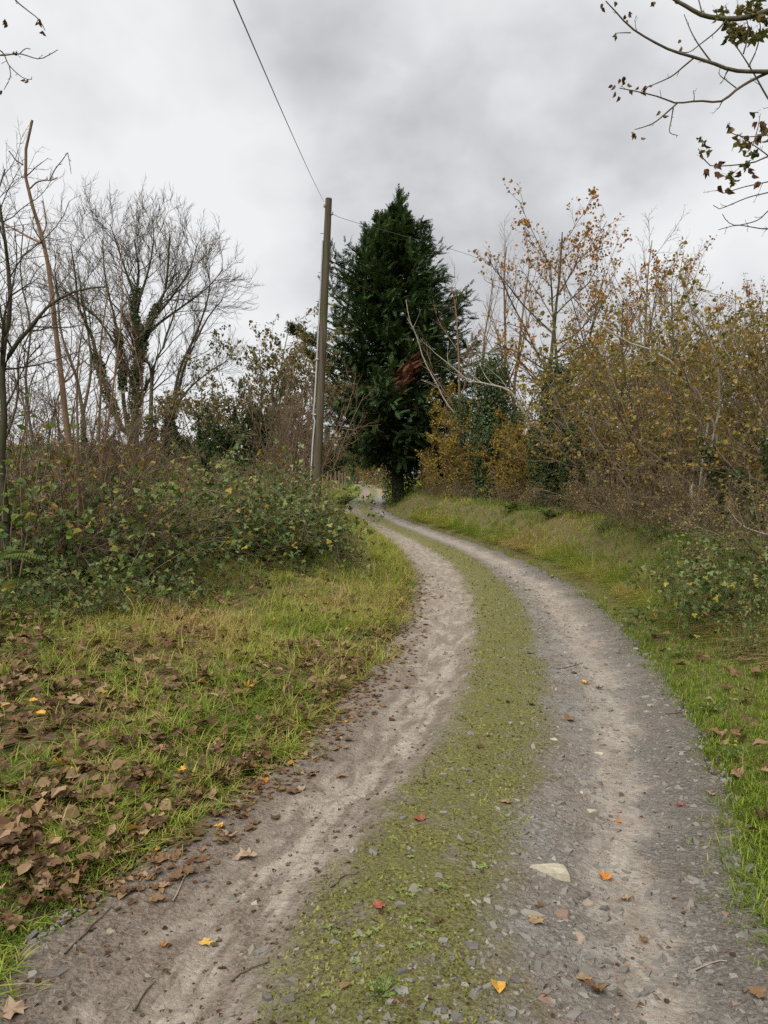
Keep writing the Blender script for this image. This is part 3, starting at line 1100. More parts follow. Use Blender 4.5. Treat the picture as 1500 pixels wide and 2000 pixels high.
def hgt(px, Y, topy):
    """height of a thing at this distance whose top shows at pixel row topy"""
    return HC + ray(px, topy)[1] * Y - float(H(ray(px, 930)[0] * Y, Y))


# ---------------------------------------------------------------- the cypress
def build_cypress():
    Y = 40.0
    base = np.array(spot(778, Y, .2))
    cx = ray(768, 600)[0] * Y
    axis_x = lambda h: np.interp(h, [0, 5, 16.4], [base[0], cx + .15, ray(766, 378)[0] * Y])
    zs = lambda py: HC + ray(750, py)[1] * Y
    prof_py = [895, 870, 840, 800, 750, 700, 650, 600, 560, 500, 450, 420, 395, 378]
    left = [36, 84, 118, 126, 125, 124, 118, 110, 102, 80, 38, 14, 5, 2]
    right = [70, 112, 140, 148, 146, 134, 122, 110, 98, 76, 42, 24, 10, 4]
    zz = [zs(p) for p in prof_py]
    m = Y / FPX
    st, lf, dead = Batch(), Batch(), Batch()
    tp = np.array([(axis_x(h), Y + .15 * math.sin(h), h) for h in np.linspace(base[2] - .1, 15.6, 14)])
    st.tubes(tp[None], np.linspace(.36, .04, 14)[None], 10)
    nb = 330
    h = zz[0] + (zz[-1] - zz[0] - 1.1) * (np.arange(nb) / nb) ** 1.08
    az = np.arange(nb) * 2.39996 + rng.normal(0, .25, nb)
    wl, wr = np.interp(h, zz, left) * m, np.interp(h, zz, right) * m
    c = np.cos(az)
    reach = np.where(c > 0, wr, wl)
    t = (h - zz[0]) / (zz[-1] - zz[0])
    reach = np.hypot(c * reach, np.sin(az) * .5 * (wl + wr)) * rng.uniform(.66, 1.14, nb)
    reach = np.maximum(reach * 1.16 - .16 * t - .2 * np.maximum(t - .75, 0) / .25, .12) * np.where(rng.random(nb) < .12, 1.18, 1.0)
    rise = np.interp(t, [0, .15, .5, .85, 1], [-.25, .0, .22, .45, .9])
    drop = rise * reach * .6
    h0 = np.maximum(h - drop * .5, base[2] + 1.0)
    P0 = np.stack([axis_x(h0), np.full(nb, Y), h0], 1)
    D = np.stack([c, np.sin(az), rise - .15], 1)
    P, R = march(P0, D, reach * np.sqrt(1 + rise ** 2 * .4), .02 + .02 * reach, 7, .07, .35, .3, bias=(.10, 0, 0))
    st.tubes(P, R, 4)
    tpls = [spray(5, s) for s in range(4)]
    lv = ramify(P, R, [dict(kids=9, t0=.25, ang=46, angj=12, lr=.36, fall=.45, rr=.4, rmin=.008, seg=3, wob=.12, up=.15)])
    P2, R2 = lv[0]
    for Q, per, t0, big in ((P, 18, .3, 1.05), (P2, 7, .1, 1.05), (P, 6, .04, 1.8)):
        B, n = Q.shape[:2]
        k = B * per
        b = np.repeat(np.arange(B), per)
        f = np.clip((t0 + ((1 - t0) if big < 1.5 else .55) * rng.random(k) ** .8) * (n - 1), 0, n - 1.001)
        i = f.astype(int)
        w = (f - i)[:, None]
        q = Q[b, i] * (1 - w) + Q[b, i + 1] * w + rng.normal(0, .05, (k, 3))
        tan = unit(Q[b, i + 1] - Q[b, i])
        hh = (q[:, 2] - zz[0]) / (zz[-1] - zz[0])
        d = unit(tan * .9 + rng.normal(0, .38, (k, 3)) + np.stack([.10 + .35 * hh, 0 * hh, .02 + .16 * hh], 1))
        rot = frames(d, up=np.array([0, 0, 1.]) + rng.normal(0, .38, (k, 3)))
        s = big * rng.uniform(.26, .68, k) * (1 - .25 * np.clip(hh, 0, 1))
        kk = rng.integers(0, 4, k)
        # one dead bough low on the side towards the lane
        dp = at(793, 732, 37.2)
        dm = (np.abs(q[:, 0] - dp[0]) < .62) & (np.abs(q[:, 2] - dp[2] + .9 * (dp[0] - q[:, 0]) * .6) < .55) & (q[:, 1] < 38.6)
        dm &= big < 1.5
        vb = rng.uniform(0, 1, B)[b] * .6 + rng.uniform(0, .4, k)
        for j in range(4):
            a = (kk == j) & ~dm
            lf.inst(tpls[j], q[a], rot[a], s[a], vb[a])
            a = (kk == j) & dm
            dead.inst(tpls[j], q[a], rot[a], s[a] * .9, vb[a])
    # a few extra dead sprays so that the rusty bough reads
    k = 90
    tt = rng.uniform(-1, 1, k)
    q = at(793, 732, 36.4) + np.stack([tt * .55 + rng.normal(0, .13, k), rng.normal(0, .25, k), tt * .62 + rng.normal(0, .2, k)], 1)
    rot = frames(unit(np.array([.6, -.4, .5]) + rng.normal(0, .4, (k, 3))), up=np.array([0, -.4, 1.]) + rng.normal(0, .4, (k, 3)))
    dead.inst(tpls[1], q, rot, rng.uniform(.35, .65, k), rng.random(k))
    # the leader, bent over by the wind
    nn = 260
    tt = rng.random(nn)
    q = np.stack([axis_x(14.2) + .05 + .25 * tt + rng.normal(0, .42, nn) * (1.05 - tt), Y + rng.normal(0, .42, nn) * (1.05 - tt), 13.6 + 2.35 * tt], 1)
    rot = frames(unit(np.array([.35, 0, .9]) + rng.normal(0, .38, (nn, 3))))
    lf.inst(tpls[2], q, rot, rng.uniform(.35, .7, nn), rng.random(nn))
    # the low bough that reaches out to the left past the pole
    for (p0, p1, nn) in (((650, 690), (576, 645), 200), ((655, 735), (600, 690), 150)):
        a, b = at(*p0, 39.2), at(*p1, 38.6)
        tt = rng.random(nn) ** .8
        q = a + (b - a) * tt[:, None] + rng.normal(0, .16, (nn, 3)) * (1.25 - tt[:, None])
        rot = frames(unit(unit(b - a) + rng.normal(0, .35, (nn, 3)) + np.array([0, 0, .15])), up=np.array([0, 0, 1.]) + rng.normal(0, .4, (nn, 3)))
        lf.inst(tpls[0], q, rot, rng.uniform(.4, .75, nn), rng.random(nn))
        st.tubes(resample([at(770, p0[1] + 25, 40), a, b], 6)[None], np.linspace(.06, .015, 6)[None], 5)
    iv = Batch()
    ivy_on(iv, tp[None, :4], np.full((1, 4), .42), 900, .09, .3)
    kit = finish([('trunk', st, M['bark_dark'], False, True), ('crown', lf, M['cypress'], True, False), ('dead_bough', dead, M['cypress_dead'], True, False), ('ivy', iv, M['ivy'], True, False)], base)
    t = place(kit, 'cypress_tree', 'tall dark green cypress with one rusty dead bough, beside the bend of the track', 'conifer', base)
    for o in t.children:
        if o.name.startswith('dead_bough'):
            o['label'] = 'rusty brown dead bough'


build_cypress()


# ---------------------------------------------------------------- the pole and its wires
def build_pole():
    Y = 16.5
    top = at(642, 388, Y)
    bot = at(617.5, 968, Y)
    zb = float(H(bot[0], Y)) - .4
    k = (zb - bot[2]) / (top[2] - bot[2])
    bot = bot + (top - bot) * k
    n, sides = 40, 24
    P = bot + (top - bot) * np.linspace(0, 1, n)[:, None]
    R = np.linspace(.108, .07, n) * (1 + .012 * rng.normal(size=n))
    b = Batch().tubes(P[None], R[None], sides)
    c = len(P) * sides - sides
    b.add(np.vstack([b.V[0][c:], top + np.array([0, 0, .012])]), None, [(i, (i + 1) % sides, sides) for i in range(sides)])
    base = np.array((bot[0], Y, zb))
    t = thing('utility_pole', 'weathered mossy wooden utility pole leaning slightly, standing in the brambles', 'utility pole', base)
    link('shaft', shift(b, base).mesh('shaft', M['pole'], True), t)

    def onpole(py, ox, oy=-.09):
        f = (py - 388) / (968 - 388)
        p = top + (at(617.5, 968, Y) - top) * f
        return p + np.array([ox, oy, 0])
    # grey guard strip down the left flank, bulging where it comes loose
    pts = [onpole(py, o, -.06) for py, o in ((470, -.085), (560, -.092), (650, -.098), (740, -.105), (790, -.115), (806, -.135), (818, -.09), (835, -.10), (880, -.118), (960, -.125))]
    link('cable_guard', shift(Batch().tubes(resample(pts, 40)[None], np.full((1, 40), .016), 8), base).mesh('cable_guard', M['conduit'], True), t)
    pts = [onpole(py, o, -.07) for py, o in ((470, .05), (487, .088), (500, .095), (512, .11), (500, .07))]
    link('lead_wire', shift(Batch().tubes(resample(pts, 16)[None], np.full((1, 16), .007), 6), base).mesh('lead_wire', M['wire'], True), t)

    def boxpart(name, c, sx, sy, sz, mat):
        v = np.array([(i, j, k) for i in (-1, 1) for j in (-1, 1) for k in (-1, 1)], float) * np.array([sx, sy, sz]) * .5 + c
        bb = Batch().add(v, [(0, 1, 3, 2), (4, 6, 7, 5), (0, 4, 5, 1), (2, 3, 7, 6), (0, 2, 6, 4), (1, 5, 7, 3)])
        o = link(name, shift(bb, base).mesh(name, M[mat]), t)
        md = o.modifiers.new('bevel', 'BEVEL')
        md.width, md.segments = min(sx, sy, sz) * .25, 2
    boxpart('junction_box', onpole(474, .105, -.02), .04, .06, .10, 'black')
    boxpart('clamp', onpole(403, -.075, -.045), .05, .05, .07, 'metal')
    boxpart('clamp', onpole(417, .085, -.02), .05, .05, .07, 'metal')
    for py in (455, 530, 610):                      # step bolts
        f = onpole(py, 0, 0)
        bb = Batch().tubes(np.array([[f + (-.15, -.02, 0), f + (-.07, -.02, 0)]]), np.full((1, 2), .011), 6)
        link('step_bolt', shift(bb, base).mesh('step_bolt', M['metal']), t)
    for py in (808, 700):
        boxpart('saddle_clip', onpole(py, -.10, -.085), .07, .02, .025, 'conduit')
    # wires: one comes over the viewer's head, one runs on to the trees
    a = onpole(396, -.09, -.06)
    e = at(480, -10, 4.2)
    e2 = a + (e - a) * 2.1
    pts = np.array([a + (e2 - a) * s - np.array([0, 0, .35 * 4 * s * (1 - s)]) * .5 for s in np.linspace(0, 1, 40)])
    # keep the slack small and pass through the traced point
    ob = link('overhead_cable', Batch().tubes(pts[None], np.full((1, 40), .0038), 6).mesh('overhead_cable', M['wire'], True))
    ob['label'], ob['category'] = 'thin dark cable running from the pole top up over the viewer', 'cable'
    a = onpole(418, .09, -.02)
    c1, c2, c3 = at(700, 436, 20), at(905, 494, 27), at(1010, 532, 31)
    P = resample([a, c1, c2, c3, at(1150, 560, 38)], 30)
    ob = link('overhead_cable', Batch().tubes(P[None], np.linspace(.005, .007, 30)[None], 6).mesh('far_cable', M['wire'], True))
    ob['label'], ob['category'] = 'thin cable from the pole passing across the dark cypress to the right', 'cable'


build_pole()


# ---------------------------------------------------------------- bare trees on the left skyline
def stems_tree(paths, Y, bark, twig, levels, ivy=None, leafmat=None, leaf=.1, per=1, name='bare_tree', label='', cat='tree', ivy_n=650, sides=7, root=None, ivy_leaf=.10, ivy_spread=.13, squash=0):
    P, R = [], []
    for pth, r0, r1, dy in paths:
        if squash:               # tips stay inside the rounded outline, the twigs beyond them reach it
            pth = [(px, py + squash * min(max((690 - py) / 290, 0), 1)) for px, py in pth]
        p, r = traced(pth, Y, r0, r1, 14, dy)
        P.append(p)
        R.append(r)
    P, R = np.array(P), np.array(R)
    st, tw, lf, iv = Batch(), Batch(), Batch(), Batch()
    st.tubes(P, R, sides)
    # butt of the tree down into the ground
    base = np.array(spot(root, Y)) if root else np.array((P[0, 0, 0], Y, float(H(P[0, 0, 0], Y)) - .05))
    for p, r in zip(P, R):
        if p[0, 2] < base[2] + 3.2 and np.hypot(p[0, 0] - base[0], 0) < 1.6:
            q = resample([base + np.array([0, 0, -.2]), (base + p[0]) * .5 + np.array([0, 0, .05]), p[0]], 6)
            st.tubes(q[None], np.linspace(r[0] * 1.35, r[0], 6)[None], sides)
    lv = ramify(P, R, levels)
    for i, (a, b) in enumerate(lv):
        (st if i == 0 else tw).tubes(a, b, 5 if i == 0 else (4 if i == 1 else 3))
    if leafmat:
        leaves_on(lf, lv[-1][0], per, leaf, LEAF_H, spread=.06)
    if ivy:
        for idx, (k0, k1) in ivy.items():
            ivy_on(iv, P[idx:idx + 1, k0:k1], R[idx:idx + 1, k0:k1], ivy_n, ivy_leaf, ivy_spread)
    kit = finish([('trunk', st, M[bark], False, True), ('crown', tw, M[twig], True, True), ('leaves', lf, M[leafmat or 'hazel'], True, False), ('ivy', iv, M['ivy'], True, False)], base)
    return place(kit, name, label, cat, base)


ASH = [dict(kids=14, t0=.25, ang=40, angj=11, lr=.60, fall=.36, rr=.42, rmin=.011, seg=8, wob=.10, up=.38, lmax=2.6, taper=.2),
       dict(kids=10, t0=.15, ang=34, angj=10, lr=.46, fall=.35, rr=.5, rmin=.0065, seg=5, wob=.12, up=.4),
       dict(kids=7, t0=.15, ang=34, angj=12, lr=.5, fall=.3, rr=.6, rmin=.005, seg=2, wob=.14, up=.35)]
stems_tree([([(264, 860), (264, 780), (268, 720), (277, 655)], .15, .12, 0),
            ([(276, 660), (263, 605), (266, 555), (271, 500), (262, 430)], .095, .018, .3),
            ([(278, 655), (292, 620), (306, 585), (321, 550), (327, 505), (331, 425)], .085, .018, -.5),
            ([(262, 855), (240, 840), (215, 780), (190, 700), (178, 645), (155, 590), (148, 520), (138, 440)], .11, .018, -.6),
            ([(252, 850), (241, 780), (237, 700), (226, 620), (206, 520), (200, 430)], .085, .016, .9),
            ([(277, 700), (262, 650), (238, 600), (214, 570), (190, 540)], .06, .015, 1.2),
            ([(277, 660), (310, 622), (360, 580), (405, 540), (435, 500)], .06, .012, .8),
            ([(292, 622), (330, 570), (370, 500), (385, 440)], .05, .012, -.9),
            ([(266, 570), (245, 500), (225, 430), (215, 395)], .05, .012, -.7),
            ([(268, 580), (290, 500), (300, 430), (298, 385)], .05, .012, 1.0),
            ([(236, 690), (190, 610), (140, 560), (110, 520)], .05, .012, -1.0)],
           28, 'bark_dark', 'twig', ASH, ivy={0: (1, 14), 1: (0, 8), 2: (0, 6), 3: (2, 7), 4: (3, 8)}, ivy_spread=.10, ivy_leaf=.085, squash=42,
           label='large bare many-stemmed tree with ivy up its trunk on the left skyline', root=262)
ASH2 = [dict(ASH[0], kids=13), dict(ASH[1], kids=8), dict(ASH[2], kids=6)]
stems_tree([([(295, 860), (295, 800), (297, 742), (303, 705), (318, 680), (326, 645), (338, 610), (352, 545)], .09, .015, 0),
            ([(297, 740), (291, 712), (276, 700)], .05, .03, -.4)],
           27, 'bark_dark', 'twig', ASH2, ivy={0: (0, 3)}, squash=40, label='slim dark crooked bare tree just right of the large ivy-clad one', root=296)
stems_tree([([(322, 860), (334, 810), (350, 760), (356, 728), (376, 680), (406, 620), (435, 585)], .085, .018, 0),
            ([(336, 800), (352, 720), (388, 640), (410, 560), (400, 510)], .07, .015, .8),
            ([(330, 830), (360, 770), (410, 725), (445, 705)], .05, .015, -.5)],
           29, 'bark', 'twig', [dict(ASH2[0], lmax=1.5), ASH2[1], ASH2[2]], ivy={0: (0, 4)}, label='bare tree spreading to the right at the end of the left skyline row', root=325)
stems_tree([([(165, 830), (150, 740), (120, 640), (112, 540), (95, 450)], .08, .015, 0),
            ([(160, 820), (178, 720), (170, 620), (158, 520), (150, 450)], .07, .015, .6)],
           31, 'bark', 'twig', [dict(ASH2[0], kids=9), ASH2[1], ASH2[2]], squash=70, label='slender bare tree behind the leaning reddish sapling', root=165)

# bushes of the field hedge between the bare trees and the pole
k_pale = [shrub_kit(4.4, 10, .9, 'pale', 'twig', .075, 2, (9, 7, 5), lean=22, vlo=0, vhi=1, r0=.04, sag=.0)] * 2
k_dark = shrub_kit(3.0, 12, 1.2, 'ivy', 'twig', .085, 7, (8, 6, 4), lean=26, r0=.03)
k_bare = [shrub_kit(3.2, 16, 1.0, 'pale', 'twig_red', .05, 0, (9, 6, 4), bark='bark_red', lean=16, r0=.022, sag=.1)] * 2
k_thorn = [shrub_kit(1.9, 20, 1.3, 'hazel', 'twig_hazel', .05, 1, (9, 6, 3), bark='twig_hazel', lean=36, r0=.014, sag=-.35, frac=.22)] * 2


def at_spot(kit, h0, px, Y, topy, name, label, cat, rz=None, group=None, wide=1.0):
    s = hgt(px, Y, topy) / h0
    return place(kit, name, label, cat, spot(px, Y), rng.uniform(0, 6.28) if rz is None else rz, (s * wide, s * wide, s), group)


at_spot(k_pale[0], 4.4, 505, 27, 640, 'leafy_shrub', 'tall shrub with sparse pale leaves left of the pole', 'shrub', wide=.85)
at_spot(k_pale[1], 4.4, 560, 30, 690, 'leafy_shrub', 'lower pale-leaved shrub just left of the pole', 'shrub', wide=.8)
at_spot(k_pale[0], 4.4, 420, 30, 760, 'leafy_shrub', 'thin olive shrub under the spreading bare tree', 'shrub', wide=1.1)
at_spot(k_dark, 3.0, 450, 24, 820, 'holly_bush', 'dark evergreen bush between the bare trees and the pole', 'bush', wide=.9)
at_spot(k_dark, 3.0, 520, 25, 770, 'holly_bush', 'dark evergreen bush at the foot of the tall pale-leaved shrub', 'bush', wide=.55)
at_spot(k_dark, 3.0, 375, 26, 845, 'holly_bush', 'low dark evergreen bush beneath the spreading bare tree', 'bush', wide=1.2)
at_spot(k_dark, 3.0, 215, 27, 850, 'holly_bush', 'low dark evergreen bush at the foot of the large ivy-clad tree', 'bush', wide=1.3)
at_spot(k_dark, 3.0, 300, 29, 852, 'holly_bush', 'low dark evergreen bush behind the slim crooked tree', 'bush', wide=1.3)
at_spot(k_bare[0], 3.2, 592, 22, 700, 'bare_thicket', 'reddish bare thicket of upright stems against the pole', 'bush', wide=.7)
at_spot(k_bare[1], 3.2, 555, 23, 735, 'bare_thicket', 'reddish bare stems left of the thicket against the pole', 'bush', wide=.7)
for i, (px, Y, ty, lb) in enumerate([(140, 25, 835, 'tangled thorn bush below the slender bare tree'), (250, 24, 862, 'tangled thorn bush before the large ivy-clad tree'),
                                     (335, 24, 868, 'tangled thorn bush before the spreading bare tree'), (410, 22.5, 868, 'tangled thorn bush before the low evergreen bush'),
                                     (490, 21, 872, 'tangled thorn bush before the tall pale-leaved shrub'), (560, 19.5, 880, 'tangled thorn bush left of the pole foot')]):
    at_spot(k_thorn[i % 2], 1.9, px, Y, ty, 'thorn_bush', lb, 'bush', wide=1.0, group='thorn bushes along the field edge')


# ---------------------------------------------------------------- thicket at the left edge
def near_sapling(paths, Y, root, bark, twig, label, kids=(7, 5, 3), lr=.4, name='sapling', up=.4, cat='sapling', rr=.45, t0=.3, lmax=1.1):
    return stems_tree(paths, Y, bark, twig, [
        dict(kids=kids[0], t0=t0, ang=48, angj=14, lr=lr, fall=.5, rr=rr, rmin=.005, seg=7, wob=.13, up=up, lmax=lmax),
        dict(kids=kids[1], t0=.15, ang=42, angj=14, lr=.45, fall=.4, rr=.6, rmin=.003, seg=4, wob=.16, up=up * .6),
        dict(kids=kids[2], t0=.2, ang=40, angj=14, lr=.5, fall=.3, rr=.7, rmin=.002, seg=3, wob=.16, up=.1)], name=name, label=label, cat=cat, root=root, sides=8)


near_sapling([([(158, 960), (142, 900), (130, 830), (118, 720), (108, 640), (100, 560), (90, 495), (80, 455), (65, 408), (52, 355), (46, 320), (52, 285), (60, 255), (63, 235)], .042, .014, 0),
              ([(80, 474), (62, 466), (36, 452), (14, 440), (-10, 425)], .014, .007, .3),
              ([(80, 462), (90, 440), (86, 405), (84, 392)], .010, .006, .1),
              ([(59, 368), (72, 356), (88, 352), (100, 352), (112, 347)], .009, .006, -.2),
              ([(97, 352), (108, 330), (120, 315), (132, 298)], .007, .004, -.1),
              ([(132, 298), (136, 318), (139, 340)], .005, .003, 0),
              ([(45, 322), (30, 312), (24, 303), (17, 295)], .009, .005, 0)],
             9.0, 168, 'bark_red', 'twig_red', 'tall leaning reddish sapling with a broken bare top at the left', kids=(3, 3, 2), lr=.16, t0=.2)
near_sapling([([(-30, 840), (15, 700), (58, 642), (95, 598), (150, 568), (205, 560)], .035, .007, .2),
              ([(10, 1000), (2, 900), (8, 820), (4, 700), (20, 600), (10, 470), (-5, 380)], .045, .012, 0)],
             8.0, 12, 'bark_dark', 'twig', 'dark arching bare shrub at the very left edge', kids=(12, 7, 4), lr=.45)
near_sapling([([(200, 940), (193, 850), (197, 760), (196, 680), (206, 600), (212, 560)], .022, .008, 0),
              ([(198, 900), (215, 800), (228, 700), (238, 600), (237, 480)], .018, .006, .4)],
             10.0, 199, 'bark_red', 'twig_red', 'slim reddish upright sapling right of the leaning one', kids=(7, 5, 3), lr=.3)
near_sapling([([(152, 940), (152, 850), (150, 780), (153, 700), (165, 620)], .018, .006, 0)],
             8.6, 153, 'bark_red', 'twig_red', 'short thin sapling beside the foot of the leaning one', kids=(7, 5, 3), lr=.35)
near_sapling([([(90, 980), (62, 850), (50, 740), (60, 640), (40, 540), (46, 440)], .022, .006, 0), ([(80, 960), (95, 860), (112, 780), (150, 690), (190, 640)], .016, .005, .3)],
             9.6, 84, 'bark', 'twig', 'fine-twigged grey shrub behind the leaning reddish sapling', kids=(13, 8, 4), lr=.42)
near_sapling([([(-20, 980), (-25, 860), (-10, 700), (-30, 560), (-15, 420), (10, 330)], .03, .008, 0), ([(-30, 960), (30, 800), (40, 690), (90, 600)], .02, .006, -.3)],
             9.2, -24, 'bark', 'twig', 'bare grey shrub half cut off by the left edge', kids=(13, 8, 4), lr=.42)
near_sapling([([(260, 940), (262, 860), (280, 790), (268, 700), (255, 640)], .014, .004, 0), ([(255, 930), (235, 850), (225, 780), (228, 720)], .012, .004, .2)],
             11, 258, 'bark_red', 'twig_red', 'low reddish shrub right of the slim upright sapling', kids=(10, 6, 3), lr=.4)
at_spot(k_bare[0], 3.2, 118, 10.6, 690, 'bare_thicket', 'bare thicket of fine stems behind the leaning sapling', 'bush', wide=1.0)
at_spot(k_bare[0], 3.2, 195, 11.6, 750, 'bare_thicket', 'bare thicket behind the slim upright sapling', 'bush', wide=.9)
at_spot(k_bare[1], 3.2, 40, 11, 660, 'bare_thicket', 'bare thicket at the left edge behind the arching shrub', 'bush', wide=.95)
at_spot(k_bare[0], 3.2, 250, 12.5, 770, 'bare_thicket', 'low bare thicket behind the low reddish shrub', 'bush', wide=1.0)
at_spot(k_thorn[0], 1.9, 170, 9.4, 790, 'thorn_bush', 'tangled thorn bush round the foot of the leaning sapling', 'bush')
at_spot(k_thorn[1], 1.9, 70, 9.0, 780, 'thorn_bush', 'tangled thorn bush left of the leaning sapling', 'bush')

# ---------------------------------------------------------------- brambles
k_br = [bramble_kit(2.4, 2.0, 1.15, 120, 3000, .058) for _ in range(3)]
k_brs = [bramble_kit(1.3, 1.0, .55, 50, 1000, .042) for _ in range(2)]
BR = [(300, 11.2, 985, .9, 'dense bramble mound right of the low reddish shrub'), (400, 11.6, 925, .95, 'tall bramble mound in the middle of the left bank'),
      (480, 12.2, 892, .95, 'tallest bramble mound, crowned with dry stalks'), (568, 12.6, 928, .95, 'bramble mound just below the pole'),
      (626, 12.6, 992, .55, 'bramble mound sloping down to the track'), (215, 10.0, 930, 1.0, 'bramble mound under the slim upright sapling'),
      (120, 9.2, 915, .9, 'bramble mound at the foot of the leaning sapling'), (30, 8.4, 900, .9, 'bramble mound at the left edge below the arching shrub'),
      (450, 14.6, 910, 1.1, 'bramble mound behind the tallest one'), (555, 15.6, 925, .8, 'bramble mound behind the pole foot'),
      (350, 14.8, 968, .9, 'bramble mound by the glimpse of green field'), (160, 11.5, 885, 1.1, 'bramble mound behind the leaning sapling')]
for i, (px, Y, ty, w, lb) in enumerate(BR):
    at_spot(k_br[i % 3], 1.25, px, Y, ty, 'bramble_bush', lb, 'bramble', wide=w, group='brambles on the left bank')
BRS = [(90, 7.3, 1095, 'low bramble beside the green fern'), (200, 7.6, 1080, 'low bramble at the foot of the bank left of centre'), (20, 6.7, 1105, 'low bramble below the green fern at the left edge'),
       (300, 8.8, 1050, 'low bramble before the dense mound')]
for i, (px, Y, ty, lb) in enumerate(BRS):
    at_spot(k_brs[i % 2], .55, px, Y, ty, 'bramble_bush', lb, 'bramble', wide=.9, group='brambles on the left bank')

# ---------------------------------------------------------------- hedge and trees on the right
k_haz = [shrub_kit(4.6, 13, 1.0, 'hazel', 'twig_hazel', .074, 3, (9, 7, 3), lean=26, ivy=i, r0=.032, vhi=1, low=.2, sag=-.2, frac=.36) for i in (2, 1, 3)]
k_yel = [shrub_kit(3.4, 11, .9, 'yellow', 'twig_hazel', .07, 2, (8, 7, 4), lean=30, r0=.024) for _ in range(2)]
HZ = [(1570, 9.6, 560, 1.0, 'hazel bush leaning in from the right edge of the picture'), (1478, 11.2, 600, 1.0, 'hazel bush nearest the right edge with yellow-green leaves'),
      (1390, 12.8, 590, 1.0, 'hazel bush behind the pale arching stems'), (1300, 15.0, 600, 1.0, 'broad hazel bush in the middle of the right hedge'),
      (1215, 17.2, 610, .95, 'hazel bush left of the broad one in the right hedge'), (1140, 19.5, 660, .9, 'hazel bush beside the ivy-clad column'),
      (1330, 18, 620, 1.1, 'hazel bush at the back of the right hedge'), (1430, 15.5, 610, 1.1, 'hazel bush filling the back of the hedge near the right edge'),
      (1240, 21.0, 640, 1.1, 'hazel bush far back behind the broad one')]
for i, (px, Y, ty, w, lb) in enumerate(HZ):
    at_spot(k_haz[i % 3], 4.6, px, Y, ty, 'hazel_bush', lb, 'hazel bush', wide=w, group='hazels of the right hedge')
YE = [(884, 33, 770, 1.0, 'golden-leaved bush in front of the cypress'), (925, 29.5, 810, 1.1, 'golden-leaved bush right of the cypress foot'), (985, 26.5, 815, 1.05, 'golden-leaved bush left of the ivy-clad column'),
      (1035, 23.5, 830, 1.0, 'yellowing bush at the foot of the russet tree'), (842, 35.5, 880, .5, 'low yellowing bush against the cypress trunk'), (1110, 21.5, 760, .9, 'yellowing bush between the ivy-clad column and the hazels')]
for i, (px, Y, ty, w, lb) in enumerate(YE):
    at_spot(k_yel[i % 2], 3.4, px, Y, ty, 'yellowing_bush', lb, 'bush', wide=w, group='golden bushes of the right hedge')

k_pole = [tall_kit(10, .14, 7, 'bark_red', 'twig_red', None, clear=.32, ang=20, kids=(8, 5), ivy_to=t, up=.35, lr=.46, ivy_spread=.35) for t in (5.0, 4.0)]
PO = [(905, 31, 505, 'bare upright tree with ivied foot nearest the cypress'), (930, 30, 490, 'bare upright tree second from the cypress'), (968, 29, 425, 'bare upright tree third from the cypress, taller than its neighbours'), (1003, 28, 440, 'bare upright tree just left of the russet tree')]
for i, (px, Y, ty, lb) in enumerate(PO):
    at_spot(k_pole[i % 2], 11.2, px, Y, ty, 'bare_tree', lb, 'tree', wide=.8, group='bare upright trees of the right hedge')
k_or = [tall_kit(9.5, .15, 12, 'bark_dark', 'twig', 'orange', .11, 3, clear=.36, ang=46, kids=(9, 6), ivy_to=3.2, up=.25, lr=.56, ivy_spread=.4, vlo=0, vhi=1) for _ in range(2)]
at_spot(k_or[0], 10.4, 1058, 25, 400, 'russet_tree', 'tall tree with russet autumn leaves right of the bare upright trees', 'tree', rz=1.0, wide=.95)
at_spot(k_or[1], 10.4, 1130, 24, 465, 'russet_tree', 'thinner russet-leaved tree right of the tall russet one', 'tree', rz=2.0, wide=.8)
at_spot(k_or[0], 10.4, 1100, 22, 455, 'russet_tree', 'russet-leaved tree directly behind the thick ivy column', 'tree', rz=4.0, wide=.85)
at_spot(k_or[1], 10.4, 1262, 20.5, 505, 'russet_tree', 'rounded russet-leaved tree above the broad hazel', 'tree', rz=2.6, wide=.9)
at_spot(k_or[0], 10.4, 1190, 20, 545, 'russet_tree', 'russet-leaved tree just above the middle of the right hedge', 'tree', rz=.5, wide=.8)
at_spot(k_or[1], 10.4, 1430, 17, 560, 'russet_tree', 'russet-leaved tree behind the hazel nearest the right edge', 'tree', rz=1.5, wide=.8)
at_spot(k_or[0], 10.4, 1325, 19, 500, 'russet_tree', 'russet-leaved tree rising behind the hazels', 'tree', rz=3.3, wide=.75)
k_wb = tall_kit(9, .11, 10, 'bark_pale', 'twig_pale', None, clear=.35, ang=34, kids=(8, 5), up=.5, lr=.48)
at_spot(k_wb, 10.2, 1225, 23, 412, 'bare_tree', 'pale bare tree whose twigs stand above the hazels', 'tree', rz=.4, wide=.95)
at_spot(k_wb, 10.2, 1290, 24, 430, 'bare_tree', 'second pale bare tree above the hazels, to the right', 'tree', rz=2.2, wide=.95)
at_spot(k_wb, 10.2, 1400, 21, 480, 'bare_tree', 'pale bare tree above the hazels nearest the right edge', 'tree', rz=4.2, wide=.95)
